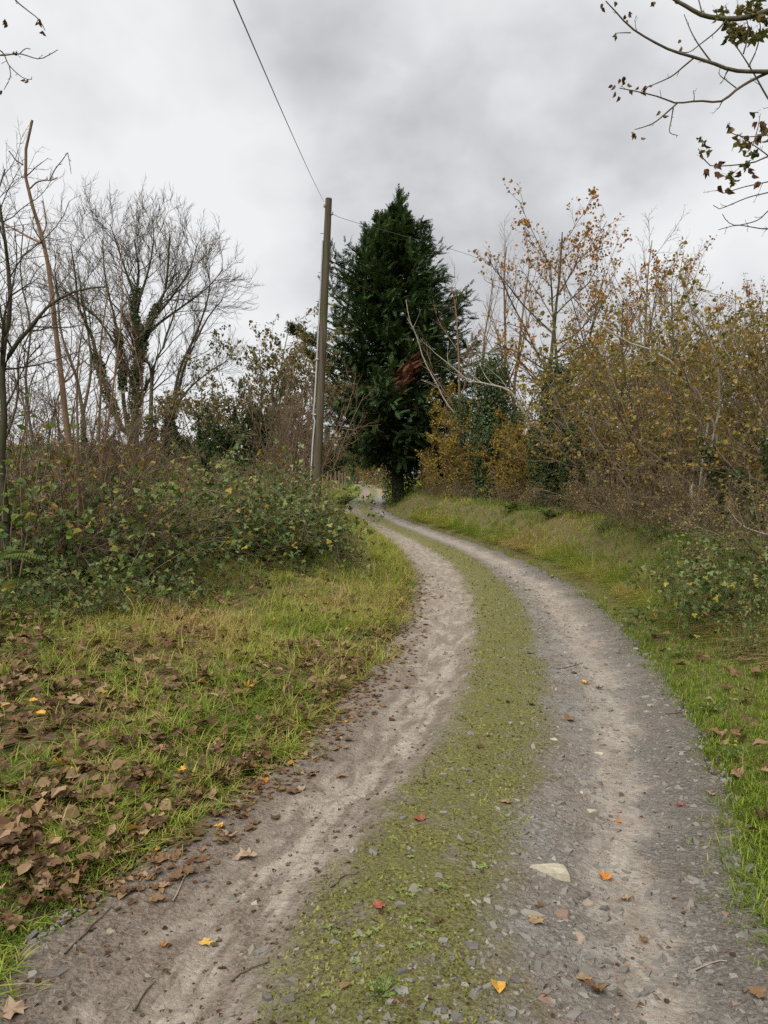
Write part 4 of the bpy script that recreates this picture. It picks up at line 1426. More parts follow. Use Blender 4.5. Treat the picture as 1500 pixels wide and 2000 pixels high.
# columns of ivy over dead stems
k_iv = [tall_kit(5, .11, 7, 'bark_dark', 'twig_pale', None, clear=.5, ang=34, kids=(4, 3), ivy_to=4.7, up=.3, ivy_n=2300, ivy_spread=s, ivy_leaf=.085) for s in (.62, .38)]
for i, (px, Y, ty, w, lb, kk) in enumerate([(1078, 20.5, 700, 1.05, 'thick column of dark ivy over a dead stem beneath the russet tree', 0), (1000, 25, 800, .8, 'dark ivy column between the golden bushes', 1), (1045, 22, 830, .7, 'slender ivy column left of the thick one', 1),
                                            (1245, 14.5, 905, .55, 'ivy-wrapped trunk low in the right hedge', 1), (955, 27.5, 690, 1.0, 'ivy column at the foot of the bare upright trees', 0), (1110, 18.6, 820, .8, 'ivy-clad leaning stem right of the thick column', 1)]):
    at_spot(k_iv[kk], 5, px, Y, ty, 'ivied_tree', lb, 'tree', wide=w, group='ivy columns of the right hedge')
# pale stems that lean out of the hedge
PALE = [dict(kids=6, t0=.3, ang=40, lr=.35, fall=.4, rr=.5, rmin=.005, seg=5, wob=.13, up=.3, lmax=.9), dict(kids=4, t0=.2, ang=40, lr=.45, rr=.6, rmin=.0035, seg=3, wob=.15, up=.2),
        dict(kids=2, t0=.2, ang=40, lr=.5, rr=.7, rmin=.0025, seg=2, wob=.15, up=.1)]
stems_tree([([(1355, 1000), (1350, 920), (1386, 906), (1400, 865), (1388, 810), (1370, 780), (1332, 730), (1290, 690), (1240, 675), (1180, 640), (1120, 600)], .034, .007, .4),
            ([(1500, 780), (1460, 740), (1420, 690), (1390, 640), (1362, 600)], .022, .007, .2),
            ([(1405, 800), (1402, 720), (1380, 650), (1345, 590), (1330, 540)], .02, .006, -.2),
            ([(1386, 806), (1350, 750), (1300, 720), (1262, 690)], .02, .007, -.3)],
           11.5, 'bark_pale', 'twig_pale', PALE, leafmat='hazel', leaf=.07, per=1, name='arching_hazel', label='hazel with pale lichened stems arching to the left out of the hedge', cat='hazel bush', root=1358)
stems_tree([([(905, 850), (890, 810), (870, 785), (852, 748), (836, 720), (824, 692), (815, 660), (800, 625), (793, 585)], .04, .014, 0),
            ([(816, 662), (806, 640), (795, 622)], .025, .012, -.1)], 32.5, 'bark_pale', 'twig_pale', [dict(PALE[0], kids=3), dict(PALE[1], kids=2)], name='dead_stem', label='pale dead stem leaning up across the dark cypress', cat='tree', root=912)
stems_tree([([(1035, 830), (1000, 768), (960, 752), (915, 742), (890, 722), (850, 690)], .045, .012, 0), ([(1030, 800), (1060, 740), (1075, 690), (1100, 640)], .04, .012, .3)],
           24, 'bark_pale', 'twig_pale', [dict(PALE[0], kids=7, lmax=1.6), dict(PALE[1], kids=4)], name='dead_stem', label='pale forked dead branches reaching left above the golden bushes', cat='tree', root=1040)
# scrub along the foot of the hedge
for i, (px, Y, ty, lb) in enumerate([(1440, 9.8, 905, 'brown thorn scrub under the hazel nearest the right edge'), (1330, 12.2, 920, 'brown thorn scrub under the pale arching stems'), (1230, 14.6, 925, 'brown thorn scrub beside the ivy-wrapped trunk'),
                                     (1140, 17.2, 925, 'brown thorn scrub right of the thick ivy column'), (1060, 20, 925, 'brown thorn scrub left of the thick ivy column'), (985, 23.5, 925, 'brown thorn scrub below the golden bushes'),
                                     (915, 27.5, 925, 'brown thorn scrub right of the cypress foot'), (850, 32, 920, 'brown thorn scrub against the cypress foot'), (1520, 8.2, 900, 'brown thorn scrub cut off by the right edge'),
                                     (1280, 13.0, 850, 'taller thorn scrub inside the right hedge'), (1390, 11.2, 850, 'taller thorn scrub behind the pale arching stems'), (1180, 16.5, 860, 'taller thorn scrub left of the ivy-wrapped trunk')]):
    at_spot(k_thorn[i % 2], 1.9, px, Y, ty, 'thorn_bush', lb, 'bush', group='thorn scrub along the right hedge', wide=1.0)
for i, (px, Y, ty, w, lb) in enumerate([(1470, 7.6, 1030, .95, 'bramble on the right bank by the picture edge'), (1390, 9.2, 1010, .8, 'bramble on the right bank below the pale arching stems'), (1500, 6.6, 1170, .5, 'low bramble drooping over the right verge'),
                                        (1290, 11.6, 1000, .7, 'bramble on the right bank before the ivy-wrapped trunk'), (1190, 14, 995, .7, 'bramble on the right bank left of the ivy-wrapped trunk'), (1090, 17.6, 985, .7, 'bramble on the bank before the thick ivy column')]):
    at_spot(k_br[i % 3], 1.25, px, Y, ty, 'bramble_bush', lb, 'bramble', wide=w, group='brambles on the right bank')

# evergreen undergrowth that closes the bottom of the hedge from behind
for px, Y, ty, w, lb in ((835, 46, 880, 1.0, 'dark undergrowth right behind the cypress trunk'), (885, 42, 868, 1.0, 'dark undergrowth behind the golden bush by the cypress'), (935, 38, 872, 1.0, 'dark undergrowth behind the golden bush right of the cypress foot'),
                         (990, 34, 865, 1.0, 'dark undergrowth behind the bare upright trees'), (1045, 30, 870, 1.0, 'dark undergrowth behind the slender ivied stem'), (1110, 27, 862, 1.1, 'dark undergrowth behind the thick ivied stem'),
                         (1180, 24, 860, 1.1, 'dark undergrowth deep in the hedge left of its middle'), (1255, 22, 862, 1.1, 'dark undergrowth deep in the middle of the right hedge'), (1335, 20, 862, 1.1, 'dark undergrowth deep in the hedge behind the pale arching stems'),
                         (1420, 18.5, 865, 1.1, 'dark undergrowth deep in the hedge toward the right edge'), (1500, 17, 860, 1.1, 'dark undergrowth at the right edge behind the hazels')):
    at_spot(k_dark, 3.0, px, Y, ty, 'evergreen_undergrowth', lb, 'bush', wide=w * 1.3, group='undergrowth behind the right hedge')

# ---------------------------------------------------------------- far end of the lane
FAR = [(668, 92, 845, 1.0, 0), (735, 84, 850, 1.0, 1), (705, 118, 838, 1.1, 0), (640, 108, 872, 1.0, 1), (760, 70, 835, 1.0, 0), (725, 104, 842, 1.0, 1), (682, 126, 840, 1.2, 1), (655, 80, 890, .8, 0)]
FL = ['yellowing bush at the far end left of the lane', 'yellowing bush at the far end right of the lane', 'farthest yellowing bush closing the lane', 'bush at the far end behind the fence posts', 'yellowing bush behind the cypress trunk',
      'yellowing bush in the far gap under the cypress', 'farthest bush left of the closing one', 'low bush beyond the fence posts']
for (px, Y, ty, w, k), lb in zip(FAR, FL):
    at_spot(k_yel[k], 3.4, px, Y, ty, 'yellowing_bush', lb, 'bush', wide=w, group='bushes at the far end of the lane')
at_spot(k_dark, 3.0, 640, 74, 852, 'holly_bush', 'small dark evergreen just right of the pole', 'bush', wide=.7)
at_spot(k_bare[0], 3.2, 672, 84, 885, 'bare_thicket', 'bare brown thicket behind the fence posts', 'bush', wide=.6)
at_spot(k_bare[1], 3.2, 648, 78, 905, 'bare_thicket', 'low bare thicket right of the pole', 'bush', wide=.7)
at_spot(k_pale[0], 4.4, 690, 88, 832, 'leafy_shrub', 'pale tall shrub at the far left side of the lane', 'shrub', wide=.8)

k = 0
for px, Y in ((647, 53), (655, 56), (662, 59), (669, 62), (674, 66), (640, 51)):
    x, y, z = spot(px, Y, .25)
    b = Batch()
    h = 1.5 + .05 * (k % 3)
    p = np.array([(0, 0, 0), (.015, 0, h * .5), (.02 * (k % 3 - 1), 0, h)])
    b.tubes(p[None], np.array([[.085, .08, .075]]), 8)
    b.add(p[2] + np.vstack([np.stack([np.cos(np.arange(8) / 8 * 6.2832) * .075, np.sin(np.arange(8) / 8 * 6.2832) * .075, 0 * np.arange(8)], 1), [(0, 0, .03)]]), None, [(i, (i + 1) % 8, 8) for i in range(8)])
    o = link('fence_post', b.mesh('fence_post', M['post'], True))
    o.location = (x, y, z)
    o['label'] = ['second fence post right of the pole, tallest looking', 'third fence post right of the pole', 'fourth fence post right of the pole', 'fifth fence post right of the pole', 'farthest fence post, nearest the lane', 'fence post closest to the pole'][k]
    o['category'], o['group'] = 'fence post', 'fence posts beside the lane'
    k += 1


# ---------------------------------------------------------------- ferns
def frond(n=16, L=1.0, w=.24, seed=0):
    r = np.random.default_rng(seed)
    V, T = [], []
    for k in range(n):
        t = .12 + .86 * k / n
        z = .45 * t - .55 * t * t
        ww = w * math.sin(math.pi * min(1, (t + .08)) ** .75) + .02
        for s in (-1, 1):
            b = len(V)
            V += [(0, t * L - .022, z), (0, t * L + .022, z), (s * ww, t * L + ww * .35, z - .05 - r.uniform(0, .04)), (s * ww * .5, t * L + ww * .05, z - .01)]
            T += [(b, b + 1, b + 2), (b, b + 3, b + 2)]
    b = len(V)
    for k in range(6):
        t = k / 5
        z = .45 * t - .55 * t * t
        V += [(-.007, t * L, z), (.007, t * L, z)]
    for k in range(5):
        T += [(b + 2 * k, b + 2 * k + 1, b + 2 * k + 3), (b + 2 * k, b + 2 * k + 3, b + 2 * k + 2)]
    return np.array(V), np.zeros((0, 4), int), np.array(T)


FR = [frond(seed=s) for s in range(3)]


def fern(loc, n, size, v0, v1, label, az0=0, azr=6.283, rise=.5):
    t = thing('fern', label, 'fern', loc, group='ferns')
    for k in range(n):
        az = az0 + azr * (k + rng.uniform(.2, .8)) / n
        d = np.array([[math.cos(az), math.sin(az), rise * rng.uniform(.6, 1.3)]])
        b = Batch().inst(FR[k % 3], np.zeros((1, 3)), frames(d, up=np.array([[0, 0, 1.]])), np.array([size * rng.uniform(.8, 1.15)]), np.array([rng.uniform(v0, v1)]))
        link('frond', b.mesh('frond', M['fern']), t)
    return t


p = at(-12, 1095, 6.6)
fern((p[0], p[1], p[2]), 5, .42, .2, .5, 'green fern with a level frond at the left edge', az0=-.6, azr=2.2, rise=.12)
p = at(590, 1090, 11.4)
fern((p[0], p[1], float(H(p[0], p[1])) + .1), 7, .42, .7, 1, 'brown withered fern at the foot of the brambles', az0=-2.6, azr=2.2, rise=1.0)
p = at(520, 1085, 11)
fern((p[0], p[1], float(H(p[0], p[1])) + .1), 6, .4, .5, .85, 'yellow-brown fern left of the withered one', az0=-2.6, azr=2.2, rise=.5)
for i, (px, Y) in enumerate(((668, 40), (684, 46), (676, 43))):
    x, y, z = spot(px, Y, 0)
    fern((x, y, z), 14, .62, 0, .4, ['green fern clump on the left bank before the fence posts', 'green fern clump beside the far bend', 'green fern clump behind the other two'][i], rise=.8)
p = at(1235, 1045, 11.5)
for i, (px, Y, lb) in enumerate(((1000, 20.5, 'small green fern on the grassy right bank'), (1075, 17.5, 'small green fern on the right bank nearer the viewer'))):
    x, y, z = spot(px, Y, 0)
    fern((x, y, z), 9, .5, 0, .5, lb, rise=.6)


# ---------------------------------------------------------------- leafy shoots at the left edge, every big leaf a piece of its own
def leafy_shoot(label, stems, Y, size, n):
    base = np.array(spot(stems[0][0][0], Y, .05))
    t = thing('leafy_shoot', label, 'shrub', base)
    st = Batch()
    me = [Batch().inst(fold_leaf(.40, .10, .15 + .1 * k), np.zeros((1, 3)), np.eye(3)[None], np.ones(1), np.array([v])).mesh('leaf', M['bright']) for k, v in enumerate((.15, .4, .65, .85, .97))]
    for pth in stems:
        P, R = traced(pth, Y, .008, .004, 10)
        q = np.vstack([[base + np.array([0, 0, -.05])], P])
        q = resample(q, 12)
        st.tubes(q[None], np.linspace(.011, .004, 12)[None], 5)
        Q = resample(q, 10)
        for k in range(n):
            f = rng.uniform(.3, 1) ** .8 * 9
            i = min(int(f), 8)
            pos = Q[i] + (Q[i + 1] - Q[i]) * (f - i) + rng.normal(0, .05, 3)
            d = unit(rng.normal(size=3) * np.array([1, .8, .3]) + np.array([0, -.3, -.15]))
            rot = frames(d[None], up=np.array([[0, -.35, 1.]]) + rng.normal(0, .35, (1, 3)))[0]
            o = link('leaf', me[rng.choice(5, p=[.25, .3, .28, .15, .02])], t)
            m = np.eye(4)
            m[:3, :3] = rot * size * rng.uniform(.6, 1.25)
            m[:3, 3] = pos - base
            from mathutils import Matrix
            o.matrix_local = Matrix(m.tolist())
    link('stems', shift(st, base).mesh('stems', M['twig_hazel'], True), t)


leafy_shoot('shoot with broad light green leaves at the left edge', [[(20, 1050), (30, 960), (25, 900)], [(5, 1040), (8, 960), (15, 910)], [(50, 1060), (60, 1000), (65, 950)]], 7.4, .085, 13)
leafy_shoot('leafy green shoot below the leaning sapling', [[(110, 1080), (95, 1000), (110, 930)], [(150, 1090), (165, 1030), (160, 960)], [(90, 1085), (130, 1040), (120, 990)]], 7.7, .085, 14)
leafy_shoot('low leafy green shoot before the left brambles', [[(210, 1100), (225, 1060), (215, 1020)], [(180, 1110), (150, 1070), (135, 1050)], [(260, 1100), (280, 1060), (290, 1030)]], 7.8, .08, 14)
leafy_shoot('green shoot climbing among the thicket stems', [[(40, 900), (50, 830), (45, 770)], [(90, 910), (110, 850), (100, 800)], [(150, 880), (140, 830), (150, 790)]], 8.0, .075, 12)


# ---------------------------------------------------------------- boughs that reach in overhead
def overhead_tree(name, label, root, Y, limbs, twigs, leaves, joins, seed=0, trunk_top=6.5):
    base = np.array((root[0], root[1], float(H(*root)) - .2))
    t = thing(name, label, 'tree', base)
    tr = Batch()
    tp = np.array([base + np.array([.08 * math.sin(h), .05 * h * .3, h]) for h in np.linspace(0, trunk_top, 12)])
    tr.tubes(tp[None], np.linspace(.21, .10, 12)[None], 12)
    link('trunk', shift(tr, base).mesh('trunk', M['bark'], True), t)
    for pth, r0, r1, dy, join in limbs:
        P, R = traced(pth, Y, r0, r1, 18, dy)
        if join is not None:
            j = np.array([tp[0, 0], root[1], join])
            ext = resample([np.array([np.interp(join, tp[:, 2], tp[:, 0]), np.interp(join, tp[:, 2], tp[:, 1]), join]), (j + P[0]) * .5 + np.array([0, 0, .15]), P[0], P[3]], 16)[:12]
            P = np.vstack([ext, P[1:]])
            R = np.concatenate([np.linspace(r0 * 1.5, r0, 12), R[1:]])
        bb = Batch().tubes(P[None], R[None], 8)
        o = link('limb' if join is not None else 'branch', shift(bb, base).mesh('limb', M['bark'] if r0 > .012 else M['twig'], True), t)
        if twigs:
            sp = ramify(P[None, -17:], R[None, -17:], [dict(kids=twigs, t0=.2, ang=50, angj=15, lr=.10, fall=.2, rr=.5, rmin=.0022, seg=4, wob=.25, up=.05, lmax=.16),
                                                      dict(kids=2, t0=.4, ang=45, lr=.45, rr=.7, rmin=.0016, seg=3, wob=.25, up=0)])
            tb = Batch().tubes(*sp[0], 4).tubes(*sp[1], 3)
            link('twigs', shift(tb, base).mesh('twigs', M['twig'], True), o, kind='stuff')
    from mathutils import Matrix
    dry = [Batch().inst(fold_leaf(.20 + .05 * k, .30, .35), np.zeros((2, 3)), frames(np.array([[0, 1., 0], [.5, .8, .2]]), up=np.array([[0, 0, 1.], [.3, 0, 1.]])), np.array([1.0, .8]), np.array([.5, .5])).mesh('leaf', M['leaf_dry']) for k in range(4)]
    olv = [Batch().inst(maple_leaf(1.3, 60 + k), np.zeros((1, 3)), np.eye(3)[None], np.ones(1), np.array([.5])).mesh('leaf', M['leaf_olive']) for k in range(4)]
    for (px, py, size, kind) in leaves:
        p = at(px, py, Y + rng.uniform(-.15, .15))
        d = unit(np.array([rng.normal(0, .5), rng.normal(0, .4), -1.0 if kind == 'dry' else -.5]))
        m = np.eye(4)
        m[:3, :3] = frames(d[None])[0] * size * (1.0 if kind == 'dry' else 1.1) * rng.uniform(.8, 1.2)
        m[:3, 3] = p - base
        o = link('leaf', (dry if kind == 'dry' else olv)[rng.integers(0, 4)], t)
        o.matrix_local = Matrix(m.tolist())


def around(cx, cy, n, sx, sy, size, kind):
    return [(cx + rng.normal(0, sx), cy + rng.normal(0, sy), size, kind) for _ in range(n)]


lv = []
for c in [(1178, 12), (1195, 5), (1222, 32), (1203, 68), (1232, 28), (1280, 0), (1330, 85), (1225, 158), (1200, 165), (1212, 152), (1240, 168), (1203, 180), (1268, 165), (1255, 175), (1290, 228), (1246, 265), (1238, 262)]:
    lv += around(*c, 2, 4, 4, .035, 'dry')
for c, n in [((1405, 20), 4), ((1412, 35), 4), ((1450, 15), 9), ((1480, 8), 8), ((1440, 60), 8), ((1430, 50), 6), ((1455, 70), 8), ((1475, 75), 7), ((1490, 40), 6), ((1425, 75), 5), ((1495, 65), 5)]:
    lv += around(*c, n, 9, 8, .06, 'olive')
for c, n, kd in [((1368, 283), 2, 'olive'), ((1375, 297), 2, 'olive'), ((1400, 318), 3, 'dry'), ((1385, 328), 2, 'dry'), ((1402, 338), 2, 'dry'), ((1430, 345), 4, 'olive'), ((1425, 248), 2, 'dry'), ((1440, 280), 4, 'olive'), ((1462, 290), 4, 'olive'),
                 ((1487, 245), 5, 'dry'), ((1480, 262), 3, 'dry'), ((1470, 300), 4, 'olive'), ((1460, 320), 3, 'olive'), ((1455, 335), 2, 'dry'), ((1470, 352), 2, 'dry'), ((1420, 368), 2, 'dry'), ((1480, 224), 1, 'olive'), ((1495, 270), 3, 'olive'), ((1450, 265), 2, 'dry')]:
    lv += around(*c, n, 6, 6, .058, kd)
overhead_tree('overhanging_tree', 'tree at the right whose thin boughs with withered leaves hang in overhead', (4.9, 6.6), 5.2, [
    ([(1560, 10), (1500, 22), (1462, 33), (1430, 37), (1400, 35), (1370, 29), (1340, 12), (1312, -5), (1290, -30)], .022, .010, .1, 5.2),
    ([(1560, 140), (1500, 140), (1435, 138), (1400, 126), (1350, 110), (1310, 98), (1265, 75), (1230, 52), (1200, 20), (1183, 2)], .016, .0035, -.2, 4.4),
    ([(1500, 142), (1470, 156), (1440, 174), (1408, 198), (1365, 197), (1320, 201), (1290, 190), (1250, 180), (1210, 172)], .010, .003, -.1, None),
    ([(1322, 202), (1310, 213), (1280, 238), (1260, 247), (1240, 253)], .006, .0025, -.1, None),
    ([(1315, 211), (1311, 235), (1308, 258), (1324, 265)], .0045, .0022, 0, None),
    ([(1354, 114), (1335, 130), (1310, 150), (1270, 168), (1252, 177)], .006, .0025, 0, None),
    ([(1390, 122), (1365, 88), (1350, 62), (1336, 28)], .0055, .0025, 0, None),
    ([(1418, 40), (1398, 62), (1368, 86), (1345, 102), (1325, 100)], .0055, .0025, 0, None),
    ([(1232, 64), (1215, 64), (1202, 65)], .004, .002, 0, None),
    ([(1372, 30), (1366, 5), (1360, -15)], .005, .003, 0, None),
    ([(1438, 172), (1420, 158), (1405, 145), (1408, 128)], .004, .002, 0, None),
    ([(1700, 250), (1560, 285), (1500, 305), (1480, 315), (1440, 322), (1385, 323), (1370, 303), (1364, 290)], .008, .003, 0, 4.0),
    ([(1640, 262), (1560, 260), (1500, 264), (1455, 267), (1425, 258), (1420, 246)], .006, .0025, 0, None),
    ([(1520, 320), (1495, 300), (1470, 282), (1440, 262)], .005, .0025, 0, None),
    ([(1470, 285), (1480, 250), (1485, 222)], .004, .002, 0, None),
    ([(1680, 256), (1600, 315), (1560, 342), (1500, 355), (1450, 366), (1410, 378), (1400, 371)], .007, .0025, 0, None),
    ([(1605, 311), (1560, 358), (1500, 376), (1460, 386), (1405, 408), (1393, 401)], .006, .0025, 0, None),
    ([(1562, 356), (1535, 385), (1500, 412), (1480, 430), (1440, 440), (1421, 433), (1411, 418)], .005, .0025, 0, None),
    ([(1540, 380), (1525, 430), (1500, 447), (1445, 440), (1420, 444), (1403, 449)], .006, .0022, 0, None),
    ([(1600, 274), (1540, 245), (1500, 192), (1475, 148), (1448, 105), (1430, 80), (1420, 60)], .009, .003, .1, None),
    ([(1462, 130), (1478, 95), (1485, 50), (1470, 10)], .005, .0025, .1, None),
    ([(1452, 105), (1462, 60), (1450, 10)], .005, .0025, .1, None),
], 4, lv, None)
lv = around(85, 62, 2, 2, 3, .03, 'dry') + around(8, 40, 2, 4, 3, .03, 'dry') + around(3, 178, 3, 3, 3, .03, 'dry') + around(50, 155, 2, 4, 3, .028, 'dry') + around(30, 100, 2, 5, 3, .028, 'dry') + around(78, 38, 3, 4, 4, .03, 'dry')
overhead_tree('overhanging_tree', 'tree beyond the left edge whose bare twigs hang into the top left corner', (-4.3, 4.6), 4.8, [
    ([(-60, -60), (10, -20), (35, 5), (60, 25), (78, 40), (88, 60)], .007, .0022, 0, 4.8),
    ([(-70, 100), (0, 108), (38, 105), (75, 115), (98, 106), (113, 97)], .006, .002, 0, 4.2),
    ([(-60, 70), (0, 98), (18, 128), (45, 152), (62, 155)], .005, .002, 0, 4.2),
    ([(18, 128), (20, 150), (8, 175)], .003, .0018, 0, None),
    ([(38, 105), (50, 95), (60, 96)], .003, .0018, 0, None),
], 4, lv, None)

# ---------------------------------------------------------------- grass


def build_grass():
    b = Batch()
    # left verge
    x, y = fan(34000, 2.0, 14.5, 1.15)
    u = track_u(x, y)
    dl = xl(y) - x
    straw = fbm(x * 1.1 + 3, y * 1.1, 17)
    bare = fbm(x * 1.7, y * 1.7, 44)
    litter = sstep(2.6, 3.4, y) * (1 - sstep(5.6, 7.5, y)) * sstep(.15, .7, dl)
    keep = (u < -.95 - .28 * (fbm(x * 3.1, y * 3.1, 101) - .5) + .05 * rng.normal(size=len(x))) & (rng.random(len(x)) < 1.05 - .6 * litter * sstep(.35, .55, bare) - .2 * litter) & (y < 13.5 - .0 * x)
    x, y, dl, straw = x[keep], y[keep], dl[keep], straw[keep]
    n = len(x)
    L = rng.uniform(.045, .12, n) * (1 + .75 * sstep(4.5, 8, y)) * (1 + .8 * (rng.random(n) < .08)) * (.55 + .45 * sstep(0, .5, dl))
    pt = fbm(x * 2.6, y * 2.6, 66)
    L = L * (.55 + .9 * sstep(.38, .62, pt))
    v = np.clip(.36 + 1.7 * (straw - .5) + rng.normal(0, .16, n) + .2 * sstep(4, 8, y), 0, .95)
    tufts(b, x, y, 7, L, .035, rng.uniform(.5, 2.0, n), v, .16, .0056)
    # rank tufts, arching and pale, thrown about the left verge
    sel = rng.random(n) < .10 * (y > 3.2)
    xx, yy, m = x[sel], y[sel], sel.sum()
    tufts(b, xx, yy, 16, rng.uniform(.12, .27, m) * (.6 + .4 * sstep(3, 6, yy)), .05, rng.uniform(.8, 1.7, m), np.clip(rng.normal(.5, .22, m), .05, .95), .12, .005)
    # strong single tufts
    for px, py, L, c in ((395, 1430, .19, 90), (730, 1110, .26, 90), (760, 1080, .26, 80), (690, 1060, .3, 80), (180, 1700, .09, 120), (330, 1530, .12, 60), (640, 1230, .14, 60), (560, 1180, .22, 70), (430, 1130, .22, 70), (300, 1300, .15, 60), (120, 1230, .18, 60), (700, 1180, .2, 80), (775, 1130, .2, 80), (785, 1180, .12, 70)):
        gx, gy = ground_hit(px, py)
        tufts(b, np.full(c // 10, gx) + rng.normal(0, .05, c // 10), np.full(c // 10, gy) + rng.normal(0, .05, c // 10), 14, np.full(c // 10, L), .05, np.full(c // 10, .8), np.full(c // 10, .28), .1, .004)
    # long straw-coloured grass lapping over the verge at the inside of the bend
    yy = rng.uniform(7.5, 30, 1500)
    xx = xl(yy) - np.abs(rng.normal(0, .45, 1500)) - .02
    tufts(b, xx, yy, 9, rng.uniform(.15, .36, 1500), .06, rng.uniform(.5, 1.4, 1500), np.clip(rng.normal(.5, .2, 1500), 0, 1), .12, .005, towards=np.full(1500, -.3), tj=.5)
    # right verge: short grass, then the bank
    x, y = fan(48000, 2.2, 42, 1.12)
    x2, y2 = fan(28000, 2.2, 11, 1.12)
    x, y = np.concatenate([x, x2]), np.concatenate([y, y2])
    u = track_u(x, y)
    dr = (x - xr(y)) * np.interp(y, GY, SL_)
    keep = (u > .94 + .30 * (fbm(x * 3.1, y * 3.1, 102) - .5) + .04 * rng.normal(size=len(x))) & (dr < 3.3)
    x, y, dr = x[keep], y[keep], dr[keep]
    n = len(x)
    start = 0.35 + 0.9 * (1 - sstep(4, 10, y))
    bank = sstep(start - .1, start + .35, dr)
    sc = fbm(x * .8 + 9, y * .5, 23)
    L = (rng.uniform(.035, .085, n) * (1 - bank) + rng.uniform(.12, .32, n) * bank)
    v = np.clip((.18 + rng.normal(0, .12, n)) * (1 - bank) + (.29 + 1.6 * (sc - .5) + rng.normal(0, .14, n)) * bank, 0, .97)
    tufts(b, x, y, 6, L, .04, rng.uniform(.3, 1.0, n) + .35 * bank, v, .1, .005, towards=np.full(n, math.pi * 1.08), tj=.45)
    # pale overhanging fringe where the bank meets the verge
    yy = 4 + 26 * rng.random(1500) ** 1.4
    st = 0.35 + 0.9 * (1 - sstep(4, 10, yy))
    xx = xr(yy) + (st + np.abs(rng.normal(0, .28, 1500))) / np.interp(yy, GY, SL_)
    cl = fbm(yy * 1.3, yy * 0, 77)
    tufts(b, xx, yy, 10, rng.uniform(.22, .42, 1500), .06, rng.uniform(.9, 1.7, 1500), np.clip(.56 + 1.3 * (cl - .5) + rng.normal(0, .1, 1500), .1, 1), .1, .005, towards=np.full(1500, math.pi * 1.05), tj=.8)
    # rough field behind the brambles and verges of the far bend
    x, y = fan(13000, 12, 75, 1.0)
    u = track_u(x, y)
    keep = (u < -1.02)
    x, y = x[keep], y[keep]
    n = len(x)
    tufts(b, x, y, 3, rng.uniform(.08, .2, n), .08, rng.uniform(.4, 1.0, n), np.clip(rng.normal(.22, .15, n), 0, .9), .1, .006)
    x, y = fan(9000, 38, 110, .4)
    u = np.abs(track_u(x, y))
    keep = (u > 1.02) & (u < 5)
    x, y = x[keep], y[keep]
    n = len(x)
    tufts(b, x, y, 5, rng.uniform(.15, .35, n), .12, rng.uniform(.4, 1.1, n), np.clip(rng.normal(.25, .18, n), 0, .9), .1, .01)
    # thin grass along the crown of the track
    x, y = fan(9000, 4.5, 60, .9)
    u = track_u(x, y)
    keep = (np.abs(u + .05) < .22) & (rng.random(len(x)) < sstep(3.5, 14, y) * .8) & (fbm(x * 2, y * 2, 8) > .45)
    x, y = x[keep], y[keep]
    n = len(x)
    tufts(b, x, y, 4, rng.uniform(.02, .05, n), .03, rng.uniform(.4, 1.0, n), np.clip(rng.normal(.28, .12, n), 0, .8), .1, .004)
    # the verges go on beside and behind the viewer
    x, y = rng.uniform(-5.5, 5.5, 16000), rng.uniform(-1, 9, 16000)
    u = track_u(x, y)
    keep = (np.abs(u) > 1.0) & ~((y > 2) & (np.abs(x) < .55 * y))
    x, y = x[keep], y[keep]
    n = len(x)
    tufts(b, x, y, 6, rng.uniform(.05, .14, n), .07, rng.uniform(.5, 1.5, n), np.clip(rng.normal(.36, .18, n), 0, .9), .12, .0085)
    o = link('grass', b.mesh('grass', M['grass']), kind='stuff')
    o['label'], o['category'] = 'green and straw coloured grass on both verges', 'grass'
    # moss pile of the middle strip
    m = Batch()
    x, y = fan(90000, 2.0, 18, 1.0)
    u = track_u(x, y)
    keep = (np.abs(u + .06 + .25 * (fbm(x * 3.2, y * 3.2, 2) - .5)) < .25) & (fbm(x * 7, y * 7, 61, 3) > .36)
    x, y = x[keep], y[keep]
    n = len(x)
    z = track_z(x, y) + .001
    s = rng.uniform(.006, .014, n) * (1 + .12 * y)
    az = rng.uniform(0, 6.283, n)
    dx, dy = np.cos(az) * s, np.sin(az) * s
    V = np.zeros((n, 3, 3))
    V[:, 0] = np.stack([x - dy * .5, y + dx * .5, z], 1)
    V[:, 1] = np.stack([x + dy * .5, y - dx * .5, z], 1)
    V[:, 2] = np.stack([x + dx * .6, y + dy * .6, z + s * rng.uniform(.3, .9, n)], 1)
    m.add(V.reshape(-1, 3), None, np.arange(n * 3).reshape(-1, 3), np.repeat(np.clip(fbm(x * 5, y * 5, 71) * 1.6 - .3 + rng.normal(0, .15, n), 0, 1), 3))
    # mossy fringe at both edges of the track
    o = link('moss', m.mesh('moss', M['moss']), kind='stuff')
    o['label'], o['category'] = 'yellow-green moss along the middle strip of the track', 'moss'


build_grass()


# ---------------------------------------------------------------- fallen leaves
MAP = [maple_leaf(c, s) for s, c in enumerate((.25, .5, .8, 1.1, .35, .65))]


def litter_points(n, y0, y1):
    x, y = fan(n, y0, y1, 1.12)
    dl = xl(y) - x
    drift = 1.6 * np.exp(-.5 * ((dl + .02) / .15) ** 2) * (sstep(2.6, 3.6, y)) * (1 - sstep(14, 18, y))
    patch = sstep(2.4, 3.0, y) * (1 - .75 * sstep(5.0, 9, y)) * sstep(.1, .5, dl) * (.35 + 1.2 * sstep(.38, .6, fbm(x * 1.5, y * 1.5, 44)))
    thin = (.12 + .5 * sstep(.45, .6, fbm(x * 2.2, y * 2.2, 88))) * (dl > 0) * (y < 11)
    strew = .003 * (dl < 0)
    dr = x - xr(y)
    right = .09 * (dr > 0) * (dr < 1.2) * (y < 9)
    keep = rng.random(n) < np.clip(np.maximum.reduce([drift, patch * .75, thin, strew, right]), 0, 1)
    return x[keep], y[keep]


